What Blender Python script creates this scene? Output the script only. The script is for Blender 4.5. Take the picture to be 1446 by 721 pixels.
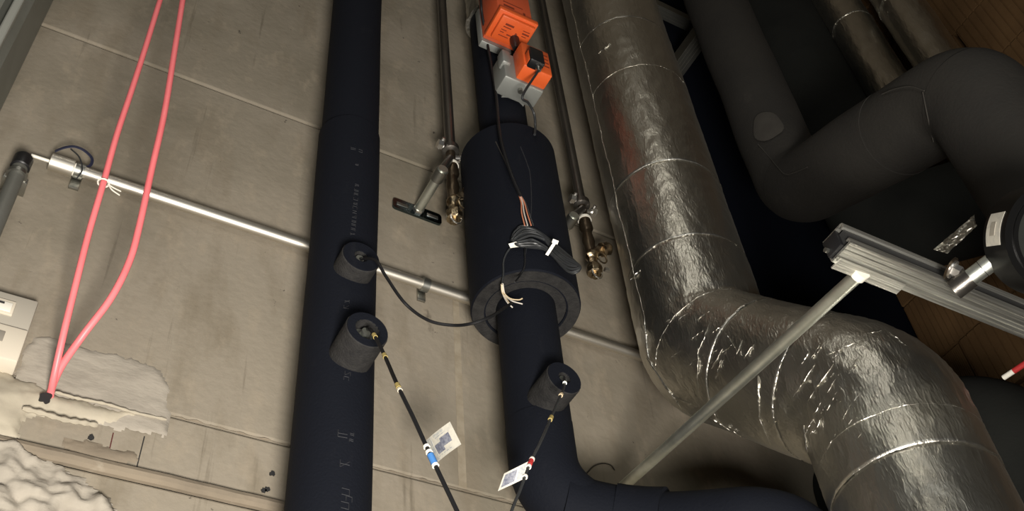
import bpy, bmesh, math, random
from mathutils import Vector, Matrix, noise
random.seed(7)
S = bpy.context.scene
for o in list(bpy.data.objects): bpy.data.objects.remove(o)

# ---------------------------------------------------------------- camera
RX = Vector((0.875605, -0.476814, -0.077232))      # image right in the world
DN = Vector((0.308300, 0.674764, -0.670555))       # image down
FW = Vector((0.371843, 0.563330, 0.737829))        # view direction
CAM = Vector((0, 0, 1.6))
FPX = 1519.0
cd = bpy.data.cameras.new('camera'); cam = bpy.data.objects.new('camera', cd)
S.collection.objects.link(cam); S.camera = cam
cd.sensor_width = 36; cd.lens = 36 * FPX / 1446; cd.clip_start = .05; cd.clip_end = 50
M = Matrix((( RX.x, -DN.x, -FW.x, CAM.x), (RX.y, -DN.y, -FW.y, CAM.y), (RX.z, -DN.z, -FW.z, CAM.z), (0, 0, 0, 1)))
cam.matrix_world = M

# ---------------------------------------------------------------- world, lights, exposure
wd = bpy.data.worlds.new('world'); S.world = wd; wd.use_nodes = True
wd.node_tree.nodes['Background'].inputs[0].default_value = (.75, .85, 1, 1)
wd.node_tree.nodes['Background'].inputs[1].default_value = .010
def lamp(name, loc, target, power, size, col, kind='AREA', size_y=None):
    l = bpy.data.lights.new(name, kind); l.energy = power; l.color = col
    if kind == 'AREA':
        l.shape = 'RECTANGLE' if size_y else 'DISK'; l.size = size
        if size_y: l.size_y = size_y
    else: l.shadow_soft_size = size
    o = bpy.data.objects.new(name, l); S.collection.objects.link(o); o.location = loc
    d = Vector(target) - Vector(loc); o.rotation_euler = d.to_track_quat('-Z', 'Y').to_euler()
    return o
# a broad work light standing low beside the photographer, the only strong light in the shaft
wl = lamp('work_light', (.16, -.06, 1.20), (.42, 1.3, 2.95), 39, .42, (1, .94, .86))
wl.data.spread = math.radians(125)
# dim fill light added behind the photographer to lift the shaded wall
lamp('fill_lamp', (-.6, -1.6, 2.6), (.8, 1.2, 3.0), 12, 1.2, (.95, .95, .90))
# long ceiling lamp high up behind the photographer: it draws the bright streaks on the foil
tl = lamp('ceiling_tube_lamp', (-.60, -.95, 5.0), (-.60, -.95, 0), 10, 2.1, (1, .95, .84), size_y=.16)
tl.rotation_euler = (0, 0, math.atan2(1.25, 1.4))
S.view_settings.view_transform = 'Standard'; S.view_settings.look = 'None'
S.view_settings.gamma = 1; S.view_settings.use_curve_mapping = False
S.view_settings.exposure = 0.0

# ---------------------------------------------------------------- helpers
def ray(px, py): return RX * ((px - 723) / FPX) + DN * ((py - 360.5) / FPX) + FW
def at(px, py, Y):            # point seen at a pixel, at distance Y towards the wall
    d = ray(px, py); return CAM + d * (Y / d.y)
def atz(px, py, z): return CAM + ray(px, py) * z
def atX(px, py, X):
    d = ray(px, py); return CAM + d * (X / d.x)

def mat(name, base, rough=.6, metal=0.0, bump=None, var=None, spec=.5, coat=0, aniso=None):
    """bump: list of (scale, strength, stretch xyz, kind); var: (scale, colour2, stretch, lo, hi)"""
    m = bpy.data.materials.new(name); m.use_nodes = True
    nt = m.node_tree; N = nt.nodes; L = nt.links; b = N['Principled BSDF']
    b.inputs['Base Color'].default_value = (*base, 1); b.inputs['Roughness'].default_value = rough
    b.inputs['Metallic'].default_value = metal; b.inputs['Specular IOR Level'].default_value = spec
    b.inputs['Coat Weight'].default_value = coat
    tc = N.new('ShaderNodeTexCoord')
    def mp(stretch):
        q = N.new('ShaderNodeMapping'); q.inputs['Scale'].default_value = stretch
        L.new(tc.outputs['Object'], q.inputs['Vector']); return q.outputs[0]
    col = None
    for v in (var or []):
        sc, c2, st, lo, hi = v
        n = N.new('ShaderNodeTexNoise'); n.inputs['Scale'].default_value = sc; n.inputs['Detail'].default_value = 6
        n.inputs['Roughness'].default_value = .6
        L.new(mp(st), n.inputs['Vector'])
        r = N.new('ShaderNodeMapRange'); r.inputs[1].default_value = lo; r.inputs[2].default_value = hi
        L.new(n.outputs[0], r.inputs[0])
        mx = N.new('ShaderNodeMix'); mx.data_type = 'RGBA'
        L.new(r.outputs[0], mx.inputs[0])
        if col is None: mx.inputs[6].default_value = (*base, 1)
        else: L.new(col, mx.inputs[6])
        mx.inputs[7].default_value = (*c2, 1); col = mx.outputs[2]
    if col is not None: L.new(col, b.inputs['Base Color'])
    prev = None
    for sc, stg, st, kind in (bump or []):
        if kind == 'voronoi':
            n = N.new('ShaderNodeTexVoronoi'); n.inputs['Scale'].default_value = sc; n.feature = 'F1'
            out = n.outputs['Distance']
        elif kind == 'ridge':
            n = N.new('ShaderNodeTexNoise'); n.noise_type = 'RIDGED_MULTIFRACTAL'; n.inputs['Scale'].default_value = sc
            n.inputs['Detail'].default_value = 5; n.inputs['Distortion'].default_value = .6; out = n.outputs[0]
        else:
            n = N.new('ShaderNodeTexNoise'); n.inputs['Scale'].default_value = sc; n.inputs['Detail'].default_value = 5
            out = n.outputs[0]
        L.new(mp(st), n.inputs['Vector'])
        bp = N.new('ShaderNodeBump'); bp.inputs['Strength'].default_value = stg; bp.inputs['Distance'].default_value = .004
        L.new(out, bp.inputs['Height'])
        if prev: L.new(prev, bp.inputs['Normal'])
        prev = bp.outputs[0]
    if prev: L.new(prev, b.inputs['Normal'])
    return m

one = (1, 1, 1)
m_conc = mat('precast_concrete', (.278, .243, .190), .85, 0, [(60, .35, one, 'noise'), (9, .25, one, 'noise')],
    [(1.7, (.172, .152, .112), (1, 1, 1), .42, .66), (7, (.215, .183, .135), (2, 1, .6), .50, .72), (26, (.33, .28, .21), (1, 1, .5), .55, .85), (14, (.13, .11, .08), (3.5, 1, .18), .64, .80),
     (38, (.07, .06, .05), (1, 1, 1), .70, .74), (9, (.10, .085, .065), (1, 1, .5), .70, .76)], spec=.2)
m_conc2 = mat('rough_concrete', (.235, .195, .145), .9, 0, [(40, .6, one, 'noise')],
    [(6, (.15, .125, .095), one, .4, .7), (30, (.32, .28, .22), one, .6, .8)], spec=.2)
m_paint = mat('pale_paint_drip', (.33, .285, .215), .8, 0, None, [(30, (.27, .228, .165), one, .4, .6)], spec=.2)
m_plaster = mat('grey_plaster', (.36, .325, .27), .8, 0, [(30, .6, (1, 1, 2), 'noise'), (14, .5, (1, 1, 1.6), 'ridge')], [(12, (.29, .26, .215), one, .4, .7)], spec=.3)
m_filler = mat('cream_filler', (.42, .375, .29), .7, 0, [(30, .5, one, 'noise')], [(14, (.34, .305, .24), one, .4, .7)], spec=.3)
m_rubber = mat('black_rubber_foam', (.0055, .0068, .0112), .8, 0, [(220, .25, one, 'noise')], [(7, (.005, .0062, .0105), one, .4, .7), (40, (.012, .013, .017), (1, 1, .3), .62, .9)], spec=.15)
m_rubcutlit = mat('lit_cut_rubber_foam', (.031, .030, .029), .9, 0, [(300, .5, one, 'noise')], [(60, (.017, .0165, .017), one, .4, .7)], spec=.2)  # lighter foam: cut ends, and the lit collar sides put into the colour
m_dusty = mat('dusty_rubber_foam', (.029, .0265, .0225), .8, 0, [(150, .25, one, 'noise'), (8, .3, one, 'noise')], [(5, (.021, .0195, .0175), one, .35, .7), (18, (.042, .038, .032), one, .62, .85)], spec=.35)
m_dust = mat('pale_dust_smear', (.056, .052, .045), .9, 0, None, [(40, (.05, .045, .04), one, .4, .7)], spec=.2)
m_dark = mat('dark_rubber_foam', (.017, .018, .016), .85, 0, [(150, .2, one, 'noise')], [(6, (.012, .013, .012), one, .4, .7)], spec=.2)
m_void = mat('near_black_navy_wall', (.0045, .0065, .013), .9, 0, None, None, spec=.1)  # even near-black navy for the wall section beyond the corner
m_foil = mat('aluminium_foil_jacket', (.60, .58, .52), .36, 1, [(7, .18, (1, 1, .5), 'ridge'), (34, .30, (1.6, 1.6, .45), 'ridge'), (110, .22, (1, 1, .6), 'noise'), (260, .18, (1, 1, .25), 'ridge')],
    [(8, (.52, .50, .44), one, .4, .7)])
m_foilx = mat('crumpled_foil_jacket', (.61, .59, .53), .35, 1, [(9, .22, one, 'ridge'), (30, .32, (1.6, 1.6, .40), 'ridge'), (110, .28, (1, 1, .4), 'ridge'), (300, .25, (1, 1, .3), 'noise')])
m_tape = mat('bright_foil_tape', (.74, .72, .66), .33, 1, [(90, .8, one, 'ridge')])
m_galv = mat('galvanised_steel', (.80, .83, .76), .42, 1, [(50, .15, (1, 1, 1), 'noise')], [(30, (.66, .69, .62), one, .4, .65)])
m_strut = mat('ribbed_zinc_strut', (.80, .80, .74), .48, 1, [(60, .5, (.15, 6, 6), 'noise')], [(30, (.34, .33, .30), (.12, 5, 5), .42, .68)])
m_slot = mat('dark_slot', (.02, .02, .02), .7)
m_emt = mat('aluminium_conduit', (.72, .68, .60), .45, 1, [(40, .12, (.1, 1, 1), 'noise')])
m_clip = mat('zinc_clip', (.36, .36, .33), .42, 1)
m_stl = mat('dark_steel_tube', (.19, .178, .160), .34, .9, [(60, .2, one, 'noise')], [(20, (.11, .10, .09), (1, 1, .2), .4, .7)])
m_gry = mat('grey_enamel_steel', (.13, .13, .115), .5, .2, [(120, .1, one, 'noise')], [(4, (.10, .10, .085), one, .4, .7)])
m_gryl = mat('light_grey_steel_lip', (.34, .345, .31), .45, .3)
m_brass = mat('tarnished_brass', (.56, .46, .31), .30, 1, [(60, .6, one, 'noise')], [(50, (.17, .11, .06), one, .35, .7)])
m_brzn = mat('dark_bronze', (.10, .075, .05), .35, .9, [(60, .3, one, 'noise')])
m_chr = mat('bright_zinc_bolt', (.86, .84, .80), .34, 1)
m_plate = mat('blue_black_zinc_plate', (.09, .12, .13), .22, 1, [(40, .2, one, 'noise')])
m_org = mat('orange_plastic', (.82, .135, .030), .38, 0, None, [(20, (.74, .11, .025), one, .4, .7)])
m_orgshade = mat('shaded_orange_plastic', (.60, .10, .035), .45)  # darker copy of the orange: shade on the housing painted in
m_orgp = mat('brown_print_on_orange', (.22, .035, .012), .5)
m_gpl = mat('grey_cast_metal', (.30, .31, .29), .45, .4)
m_blk = mat('black_plastic', (.010, .010, .011), .38)
m_cab = mat('black_cable_sheath', (.010, .010, .011), .5, spec=.25)
m_gcab = mat('dark_grey_cable_sheath', (.030, .032, .034), .38)
m_pink = mat('pink_plastic_tube', (.93, .215, .23), .42, 0, None, [(10, (.86, .17, .185), one, .4, .7)])
m_white = mat('white_plastic', (.66, .60, .49), .45)
m_offw = mat('grey_white_plastic', (.40, .37, .31), .5)
m_gwin = mat('dull_grey_cover', (.27, .245, .205), .5)
m_tie = mat('white_nylon_tie', (.80, .77, .68), .4)
m_lab = mat('paper_label', (.66, .63, .54), .5, 0, None, [(120, (.55, .53, .47), one, .45, .65)])
m_prn = mat('blue_grey_print', (.13, .14, .19), .6, 0, None, [(180, (.28, .29, .33), one, .4, .62)])
m_prn2 = mat('pale_grey_print', (.36, .38, .40), .6, 0, None, [(200, (.55, .54, .48), one, .4, .62)])
m_blue = mat('blue_marker_band', (.06, .20, .50), .45)
m_red = mat('red_marker_band', (.42, .03, .03), .45)
m_yel = mat('yellow_band', (.40, .31, .11), .4)
m_ink = mat('faint_grey_ink', (.017, .018, .022), .8, 0, None, [(160, (.009, .010, .014), one, .42, .6)])
m_clay = mat('brown_clay_block', (.155, .088, .038), .85, 0, [(80, .3, one, 'noise')], [(5, (.115, .065, .028), one, .35, .7), (40, (.19, .11, .05), one, .6, .8)], spec=.2)
m_mort = mat('dark_mortar', (.05, .028, .015), .95)
m_copper = mat('orange_brown_wire', (.60, .22, .12), .45)
m_wirew = mat('white_wire', (.60, .56, .50), .45)
m_wirep = mat('pale_yellow_wire', (.62, .50, .32), .45)
m_tape2 = mat('dark_blue_insulating_tape', (.025, .028, .055), .4)

C = S.collection
def empty(name, loc, label, cat, group=None):
    o = bpy.data.objects.new(name, None); C.objects.link(o); o.location = loc; o.empty_display_size = .05
    o['label'] = label; o['category'] = cat
    if group: o['group'] = group
    return o
def wloc(o):
    v = Vector(o.location)
    while o.parent: o = o.parent; v += o.location
    return v
def obj(name, bm, m, parent=None, smooth=True, label=None, kind=None, sharp=35):
    """links one mesh; bm holds world coordinates"""
    me = bpy.data.meshes.new(name)
    bmesh.ops.recalc_face_normals(bm, faces=bm.faces)
    if parent is None and kind != 'structure' and kind != 'origin':
        vs = [v.co for v in bm.verts]
        base = Vector(((min(v.x for v in vs) + max(v.x for v in vs)) / 2, (min(v.y for v in vs) + max(v.y for v in vs)) / 2, min(v.z for v in vs)))
        off = base
    else:
        off = wloc(parent) if parent else Vector()
    bmesh.ops.translate(bm, verts=bm.verts, vec=-off)
    if smooth:
        for f in bm.faces: f.smooth = True
        ca = math.radians(sharp)
        for e in bm.edges:
            if len(e.link_faces) == 2 and e.calc_face_angle(0) > ca: e.smooth = False
    bm.to_mesh(me); bm.free()
    if m: me.materials.append(m)
    o = bpy.data.objects.new(name, me); C.objects.link(o)
    if parent: o.parent = parent
    elif off.length: o.location = off
    if label: o['label'] = label
    if kind and kind != 'origin': o['kind'] = kind
    return o
def tag(o, label, cat, group=None):
    o['label'] = label; o['category'] = cat
    if group: o['group'] = group
    return o
NB = bmesh.new

def box(bm, lo, hi, bev=0):
    lo = Vector(lo); hi = Vector(hi)
    r = bmesh.ops.create_cube(bm, size=1)
    c = (lo + hi) / 2; s = hi - lo
    for v in r['verts']: v.co = Vector((v.co.x * s.x, v.co.y * s.y, v.co.z * s.z)) + c
    if bev:
        es = list({e for v in r['verts'] for e in v.link_edges})
        bmesh.ops.bevel(bm, geom=es, offset=bev, segments=2, affect='EDGES', profile=.5)
    return bm
def obox(bm, c, ax, ay, az, sx, sy, sz, bev=0):
    """oriented box; axes unit vectors, full sizes"""
    r = bmesh.ops.create_cube(bm, size=1)
    for v in r['verts']: v.co = c + ax * (v.co.x * sx) + ay * (v.co.y * sy) + az * (v.co.z * sz)
    if bev:
        es = list({e for v in r['verts'] for e in v.link_edges})
        bmesh.ops.bevel(bm, geom=es, offset=bev, segments=2, affect='EDGES', profile=.5)
    return bm
def fillet(pts, rads, n=10):
    """round the inner corners of a polyline"""
    out = [pts[0]]
    for i in range(1, len(pts) - 1):
        a, b, c = pts[i - 1], pts[i], pts[i + 1]; r = rads[i - 1]
        u = (a - b).normalized(); w = (c - b).normalized()
        th = u.angle(w); t = r / math.tan(th / 2)
        p = b + u * t; q = b + w * t
        cen = b + (u + w).normalized() * (r / math.sin(th / 2))
        a0 = p - cen; a1 = q - cen; an = a0.angle(a1)
        for k in range(n + 1):
            s = k / n
            out.append(cen + (a0 * math.sin((1 - s) * an) + a1 * math.sin(s * an)) / math.sin(an))
    out.append(pts[-1]); return out
def resample(pts, step):
    out = [pts[0].copy()]; 
    for a, b in zip(pts, pts[1:]):
        d = (b - a).length; n = max(1, round(d / step))
        for k in range(1, n + 1): out.append(a.lerp(b, k / n))
    return out
def crom(pts, n=8):
    P = [pts[0] * 2 - pts[1]] + list(pts) + [pts[-1] * 2 - pts[-2]]; out = []
    for i in range(1, len(P) - 2):
        for k in range(n):
            t = k / n; a, b, c, d = P[i - 1], P[i], P[i + 1], P[i + 2]
            out.append(.5 * ((2 * b) + (c - a) * t + (2 * a - 5 * b + 4 * c - d) * t * t + (3 * b - a - 3 * c + d) * t ** 3))
    out.append(P[-2].copy()); return out
def frames(pts, ref=None):
    T = []
    for i in range(len(pts)):
        a = pts[max(0, i - 1)]; b = pts[min(len(pts) - 1, i + 1)]; T.append((b - a).normalized())
    r = ref or Vector((0, 1, 0))
    if abs(T[0].dot(r)) > .95: r = Vector((1, 0, 0))
    n = (r - T[0] * r.dot(T[0])).normalized(); F = []
    for i, t in enumerate(T):
        if i:
            q = T[i - 1].rotation_difference(t); n = q @ n; n = (n - t * n.dot(t)).normalized()
        F.append((t, n, t.cross(n)))
    return F
def sweep(bm, pts, r, seg=12, cap=True, fn=None, ref=None):
    F = frames(pts, ref); rings = []; s = 0
    for i, p in enumerate(pts):
        if i: s += (p - pts[i - 1]).length
        rr = r[i] if isinstance(r, (list, tuple)) else r
        ring = []
        for k in range(seg):
            a = 2 * math.pi * k / seg
            d = F[i][1] * math.cos(a) + F[i][2] * math.sin(a)
            q = rr + (fn(p + d * rr, a, s) if fn else 0)
            ring.append(bm.verts.new(p + d * q))
        rings.append(ring)
    for a, b in zip(rings, rings[1:]):
        for k in range(seg): bm.faces.new((a[k], a[(k + 1) % seg], b[(k + 1) % seg], b[k]))
    if cap:
        bm.faces.new(rings[0][::-1]); bm.faces.new(rings[-1])
    return bm
def cyl(bm, a, b, r, seg=20, r2=None): return sweep(bm, [Vector(a), Vector(b)], [r, r if r2 is None else r2], seg)
def pipe_ring(bm, a, b, ro, ri, seg=32):
    """hollow ring between a and b"""
    F = frames([a, b]); R = []
    for p, rr in ((a, ro), (b, ro), (b, ri), (a, ri)):
        R.append([bm.verts.new(p + (F[0][1] * math.cos(2 * math.pi * k / seg) + F[0][2] * math.sin(2 * math.pi * k / seg)) * rr) for k in range(seg)])
    for i in range(4):
        a_, b_ = R[i], R[(i + 1) % 4]
        for k in range(seg): bm.faces.new((a_[k], a_[(k + 1) % seg], b_[(k + 1) % seg], b_[k]))
    return bm
def hexnut(bm, a, b, r): return sweep(bm, [a, b], r, 6)
def cable(pts, r, n=8, seg=8, step=None): return sweep(NB(), crom(pts, n), r, seg)
def quadslab(bm, q, th):
    """thin slab from four points"""
    n = (q[1] - q[0]).cross(q[3] - q[0]).normalized() * th / 2
    a = [bm.verts.new(p + n) for p in q]; b = [bm.verts.new(p - n) for p in q]
    bm.faces.new(a); bm.faces.new(b[::-1])
    for i in range(4): bm.faces.new((a[i], b[i], b[(i + 1) % 4], a[(i + 1) % 4]))
    return bm
X = Vector((1, 0, 0)); Yv = Vector((0, 1, 0)); Zv = Vector((0, 0, 1))

# ---------------------------------------------------------------- the setting
W = 1.40
XL, XR = -1.2, 1.71            # the lit concrete wall ends at a corner behind the large foil pipe
bm = NB(); box(bm, (XL, W + .014, 0), (XR, W + .25, 5.6))
wall = obj('wall_back', bm, m_conc, kind='structure', smooth=False)
def panel(x0, x1, z0, z1, yf, m=m_conc):
    b = NB(); box(b, (x0, yf, z0), (x1, W + .014, z1), .004); return obj('concrete_panel', b, m, wall, smooth=False)
panel(XL, XR, 3.649, 5.6, W); panel(XL, XR, 2.742, 3.641, W)
panel(XL, XR, 2.626, 2.738, W + .002, m_conc)
panel(XL, XR, 0, 2.604, W + .004)
b = NB(); pts = [Vector((XL + .02 + k * .035, W + .001 + .002 * noise.noise(Vector((k * .7, 1, 0))), 2.615 + .0015 * noise.noise(Vector((k * .5, 4, 0))))) for k in range(80)]
sweep(b, pts, .0115, 10); obj('mortar_ridge', b, m_conc2, wall)
b = NB(); pts = [Vector((.0 + k * .006, W + .001, 2.740 + .003 * noise.noise(Vector((k * .35, 0, 7))))) for k in range(150)]
sweep(b, pts, [.0002 + .0034 * max(0, noise.noise(Vector((k * .31, 3, 1))) + .12) for k in range(150)], 6)
obj('crumbling_joint', b, m_conc2, wall, kind='stuff')
b = NB(); quadslab(b, [Vector((.755, W - .0002, 2.745)), Vector((.771, W - .0002, 2.745)), Vector((.777, W - .0002, 3.25)), Vector((.763, W - .0002, 3.25))], .0008)
obj('paint_drip', b, m_paint, wall, smooth=False)
b = NB()
for (x, y) in [(128, 617), (122, 636), (385, 668), (377, 690), (372, 692)]:
    p = at(x, y, W); 
    sweep(b, [p + Vector((0, .003, 0)), p - Vector((0, .0008, 0))], .0042, 14, fn=lambda q, a, s: .004 * noise.noise(q * 300))
obj('anchor_hole', b, m_slot, wall, kind='stuff')
m_mark = mat('dark_red_pencil', (.10, .022, .018), .8)
for pa, pb_, mm in (((160, 611), (151, 650), m_mark), ((204, 616), (193, 660), m_slot)):
    b = NB(); sweep(b, [at(*pa, W + .0015), at(*pb_, W + .0015)], .0010, 5); obj('pencil_mark', b, mm, wall)

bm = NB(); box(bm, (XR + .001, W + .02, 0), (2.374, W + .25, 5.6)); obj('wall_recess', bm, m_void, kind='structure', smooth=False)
bm = NB(); box(bm, (-2.0, -2.6, -.12), (2.7, 1.65, 0)); obj('floor', bm, m_conc2, kind='structure', smooth=False)
bm = NB(); box(bm, (-2.0, -2.6, 5.6), (2.7, 1.65, 5.7)); obj('ceiling', bm, m_conc2, kind='structure', smooth=False)
bm = NB(); box(bm, (2.375, -2.6, 0), (2.7, 1.65, 5.6)); wr = obj('wall_right', bm, m_mort, kind='structure', smooth=False)
# ribbed clay blocks of the right-hand wall, 0.24 m courses
BH, BL, G = .2385, .50, .011
def block_mesh():
    b = NB(); n = 18; prof = []
    for k in range(n):
        y0 = -BL / 2 + G / 2 + (BL - G) * k / n; y1 = -BL / 2 + G / 2 + (BL - G) * (k + 1) / n
        prof += [(y0, 0), (y1 - .005, 0), (y1 - .004, .004), (y1 - .001, .004)]
    prof.append((BL / 2 - G / 2, 0))
    zb, zt = -BH / 2 + G / 2, BH / 2 - G / 2
    f1 = [b.verts.new((x, y, zb)) for y, x in prof]; f2 = [b.verts.new((x, y, zt)) for y, x in prof]
    for i in range(len(prof) - 1): b.faces.new((f1[i], f1[i + 1], f2[i + 1], f2[i]))
    k1 = [b.verts.new((.03, prof[0][0], zb)), b.verts.new((.03, prof[-1][0], zb))]
    k2 = [b.verts.new((.03, prof[0][0], zt)), b.verts.new((.03, prof[-1][0], zt))]
    b.faces.new((f1[0], f2[0], k2[0], k1[0])); b.faces.new((f1[-1], f2[-1], k2[1], k1[1]))
    b.faces.new(f2 + [k2[1], k2[0]]); b.faces.new(f1[::-1] + [k1[0], k1[1]])
    me = bpy.data.meshes.new('clay_block'); bmesh.ops.recalc_face_normals(b, faces=b.faces); b.to_mesh(me); b.free(); me.materials.append(m_clay); return me
bme = block_mesh()
for r in range(-8, 5):
    zc = 4.452 + r * BH
    for c in range(-3, 2):
        yc = .80 + BL / 2 + c * BL + (BL / 2 if r % 2 else 0); ys = 1
        if yc + BL / 2 > 1.415: ys = (1.41 - yc + BL / 2) / BL; yc = (yc - BL / 2 + 1.41) / 2
        if ys < .1: continue
        o = bpy.data.objects.new('clay_block', bme); C.objects.link(o); o.parent = wr
        o.location = (2.347 + random.uniform(-.003, .003), yc, zc); o.scale = (1, ys, 1)

def plaster(name, poly, th, m, yf=W, step=.004, seed=0, rough=.6, edge=.012, lump=18, parent=None, kind=None):
    """uneven slab of plaster on the wall over a polygon given as (x, z)"""
    x0 = min(p[0] for p in poly); x1 = max(p[0] for p in poly); z0 = min(p[1] for p in poly); z1 = max(p[1] for p in poly)
    def dist(x, z):
        ins = False; dm = 9
        for i in range(len(poly)):
            ax, az = poly[i]; bx, bz = poly[(i + 1) % len(poly)]
            if (az > z) != (bz > z) and x < (bx - ax) * (z - az) / (bz - az) + ax: ins = not ins
            t = max(0, min(1, ((x - ax) * (bx - ax) + (z - az) * (bz - az)) / ((bx - ax) ** 2 + (bz - az) ** 2)))
            dm = min(dm, math.hypot(x - ax - t * (bx - ax), z - az - t * (bz - az)))
        return dm if ins else -dm
    nx = int((x1 - x0 + .03) / step); nz = int((z1 - z0 + .03) / step); b = NB(); g = {}
    for i in range(nx + 1):
        for j in range(nz + 1):
            x = x0 - .015 + i * step; z = z0 - .015 + j * step
            d = dist(x, z) + .009 * noise.noise(Vector((x * 45, seed, z * 45))) + .004 * noise.noise(Vector((x * 160, seed, z * 160)))
            if d > -step:
                h = th * min(1, max(0, d / edge)) ** .5 * (1 - rough / 2 + rough * noise.fractal(Vector((x * lump, seed + 3, z * lump * 1.4)), 1, 2, 4))
                g[i, j] = b.verts.new((x, yf - max(h, 0) + (.0012 if d <= 0 else 0), z))
    for i in range(nx):
        for j in range(nz):
            k = [(i, j), (i + 1, j), (i + 1, j + 1), (i, j + 1)]
            if all(q in g for q in k): b.faces.new([g[q] for q in k])
    bmesh.ops.recalc_face_normals(b, faces=b.faces)
    return obj(name, b, m, parent, sharp=180, kind=kind)
def xz(l, Y=W): return [(lambda p: (p.x, p.z))(at(x, y, Y)) for x, y in l]
tag(plaster('plaster_patch', xz([(45, 470), (75, 478), (160, 500), (195, 512), (222, 520), (236, 528), (236, 560), (240, 585), (234, 612), (180, 606), (120, 594), (60, 575), (24, 562), (22, 530)]), .005, m_plaster, seed=1, rough=.5, lump=9),
    'grey smeared plaster patch on the concrete beside the white socket box', 'plaster')
tag(plaster('plaster_ledge', xz([(-60, 505), (20, 532), (60, 548), (100, 562), (160, 576), (200, 588), (150, 596), (120, 597), (90, 590), (55, 582), (36, 592), (22, 618), (-60, 606)]), .020, m_filler, seed=5, edge=.05, rough=.35, lump=6),
    'cream rounded filler ledge where the pink tubes enter the wall', 'filler')
tag(plaster('plaster_heap', xz([(-90, 590), (0, 624), (30, 632), (60, 648), (85, 655), (95, 672), (120, 680), (150, 705), (165, 721), (190, 760), (180, 800), (-90, 800)]), .020, m_plaster, seed=9, edge=.010, rough=1.0, lump=19),
    'thick lumpy pale plaster heap in the bottom left corner', 'plaster')
tag(plaster('plaster_smear', xz([(84, 622), (120, 626), (190, 640), (200, 652), (160, 656), (110, 648)]), .003, m_conc2, seed=11, edge=.010),
    'small thin smear of mortar between the plaster heap and the ridge', 'plaster')
b = NB(); sweep(b, crom([at(32, 576, 1.384), at(60, 583, 1.384), at(90, 592, 1.385), at(115, 596, 1.388), at(137, 600, 1.394)], 6), [.003 + .0022 * math.sin(k * .9) ** 2 for k in range(25)], 8)
tag(obj('filler_ridge', b, m_filler), 'thin cream ridge of filler hanging under the filler ledge', 'filler')
b = NB(); sweep(b, crom([at(78, 553, 1.384), at(110, 562, 1.388), at(150, 570, 1.388), at(190, 582, 1.392), at(235, 592, 1.396)], 6), [.0016 + .0014 * math.sin(k * 1.3) ** 2 for k in range(25)], 8)
tag(obj('filler_ridge', b, m_filler), 'cracked cream filler line along the joint right of the pink tubes', 'filler')

# grey metal casing in the upper left corner
r_ = empty('metal_casing', at(20, 60, 1.3), 'grey sheet metal casing with folded lip in the top left corner', 'casing')
b = NB(); pts = [(-.172, W - .002), (-.185, 1.27), (-.197, 1.25), (-.215, 1.262), (-.225, 1.24), (-.60, 1.15), (-.62, W - .002)]
lo = [b.verts.new((x, y, 2.9)) for x, y in pts]; hi = [b.verts.new((x, y, 5.58)) for x, y in pts]
for i in range(len(pts)): b.faces.new((lo[i], lo[(i + 1) % len(pts)], hi[(i + 1) % len(pts)], hi[i]))
b.faces.new(lo[::-1]); b.faces.new(hi); m_case = mat('grey_green_casing', (.20, .205, .18), .5, .2, [(120, .1, one, 'noise')], [(4, (.165, .17, .145), one, .4, .7)])
obj('casing_panel', b, m_case, r_, smooth=False)
b = NB(); box(b, (-.212, 1.235, 2.9), (-.196, 1.252, 5.58), .003); obj('folded_lip', b, m_gryl, r_, smooth=False, label='lighter folded steel lip')

# ---------------------------------------------------------------- left black insulated pipe
def wob(amp, sc, seed=0):
    return lambda q, a, s: amp * noise.noise(Vector((q.x * sc + seed, q.y * sc, q.z * sc * .6)))
def vpipe(bm, x, y, z0, z1, r, seg=48, step=.03, fn=None): return sweep(bm, resample([Vector((x, y, z0)), Vector((x, y, z1))], step), r, seg, fn=fn)
px_, py_ = .466, 1.27
bp = empty('insulated_pipe', (px_, py_, 0), 'straight black foam-insulated pipe, leftmost upright, with two sensor collars', 'pipe')
zj = at(495, 186, 1.25).z
obj('insulation_sleeve', vpipe(NB(), px_, py_, zj + .001, 5.58, .0600, fn=wob(.0015, 6)), m_rubber, bp)
obj('insulation_sleeve', vpipe(NB(), px_, py_, 0.002, zj, .0630, fn=wob(.0018, 5, 9)), m_rubber, bp)
# faint printed marks running down the sleeve, unreadable in the photograph
b = NB(); random.seed(3)
def glyph(b, c, nrm, up, w, h):
    rt = up.cross(nrm).normalized(); k = random.randrange(4)
    strokes = [((-.5, -.5), (-.5, .5)), ((-.5, .5), (.5, .5)), ((.5, .5), (.5, -.5)), ((-.5, -.5), (.5, -.5)), ((-.5, 0), (.5, 0)), ((-.5, -.5), (.5, .5))]
    for s in random.sample(strokes, 3):
        p = c + rt * (s[0][0] * w) + up * (s[0][1] * h); q = c + rt * (s[1][0] * w) + up * (s[1][1] * h)
        sweep(b, [p, q], .0007, 4)
def on_pipe(cx, cy, r, pix):      # point on the camera-side surface of an upright cylinder
    d = ray(*pix); a = d.x ** 2 + d.y ** 2; bb = -(d.x * cx + d.y * cy); cc = cx * cx + cy * cy - r * r
    disc = max(0, bb * bb - a * cc); t = (-bb - math.sqrt(disc)) / a; p = CAM + d * t
    return p, Vector((p.x - cx, p.y - cy, 0)).normalized()
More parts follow.
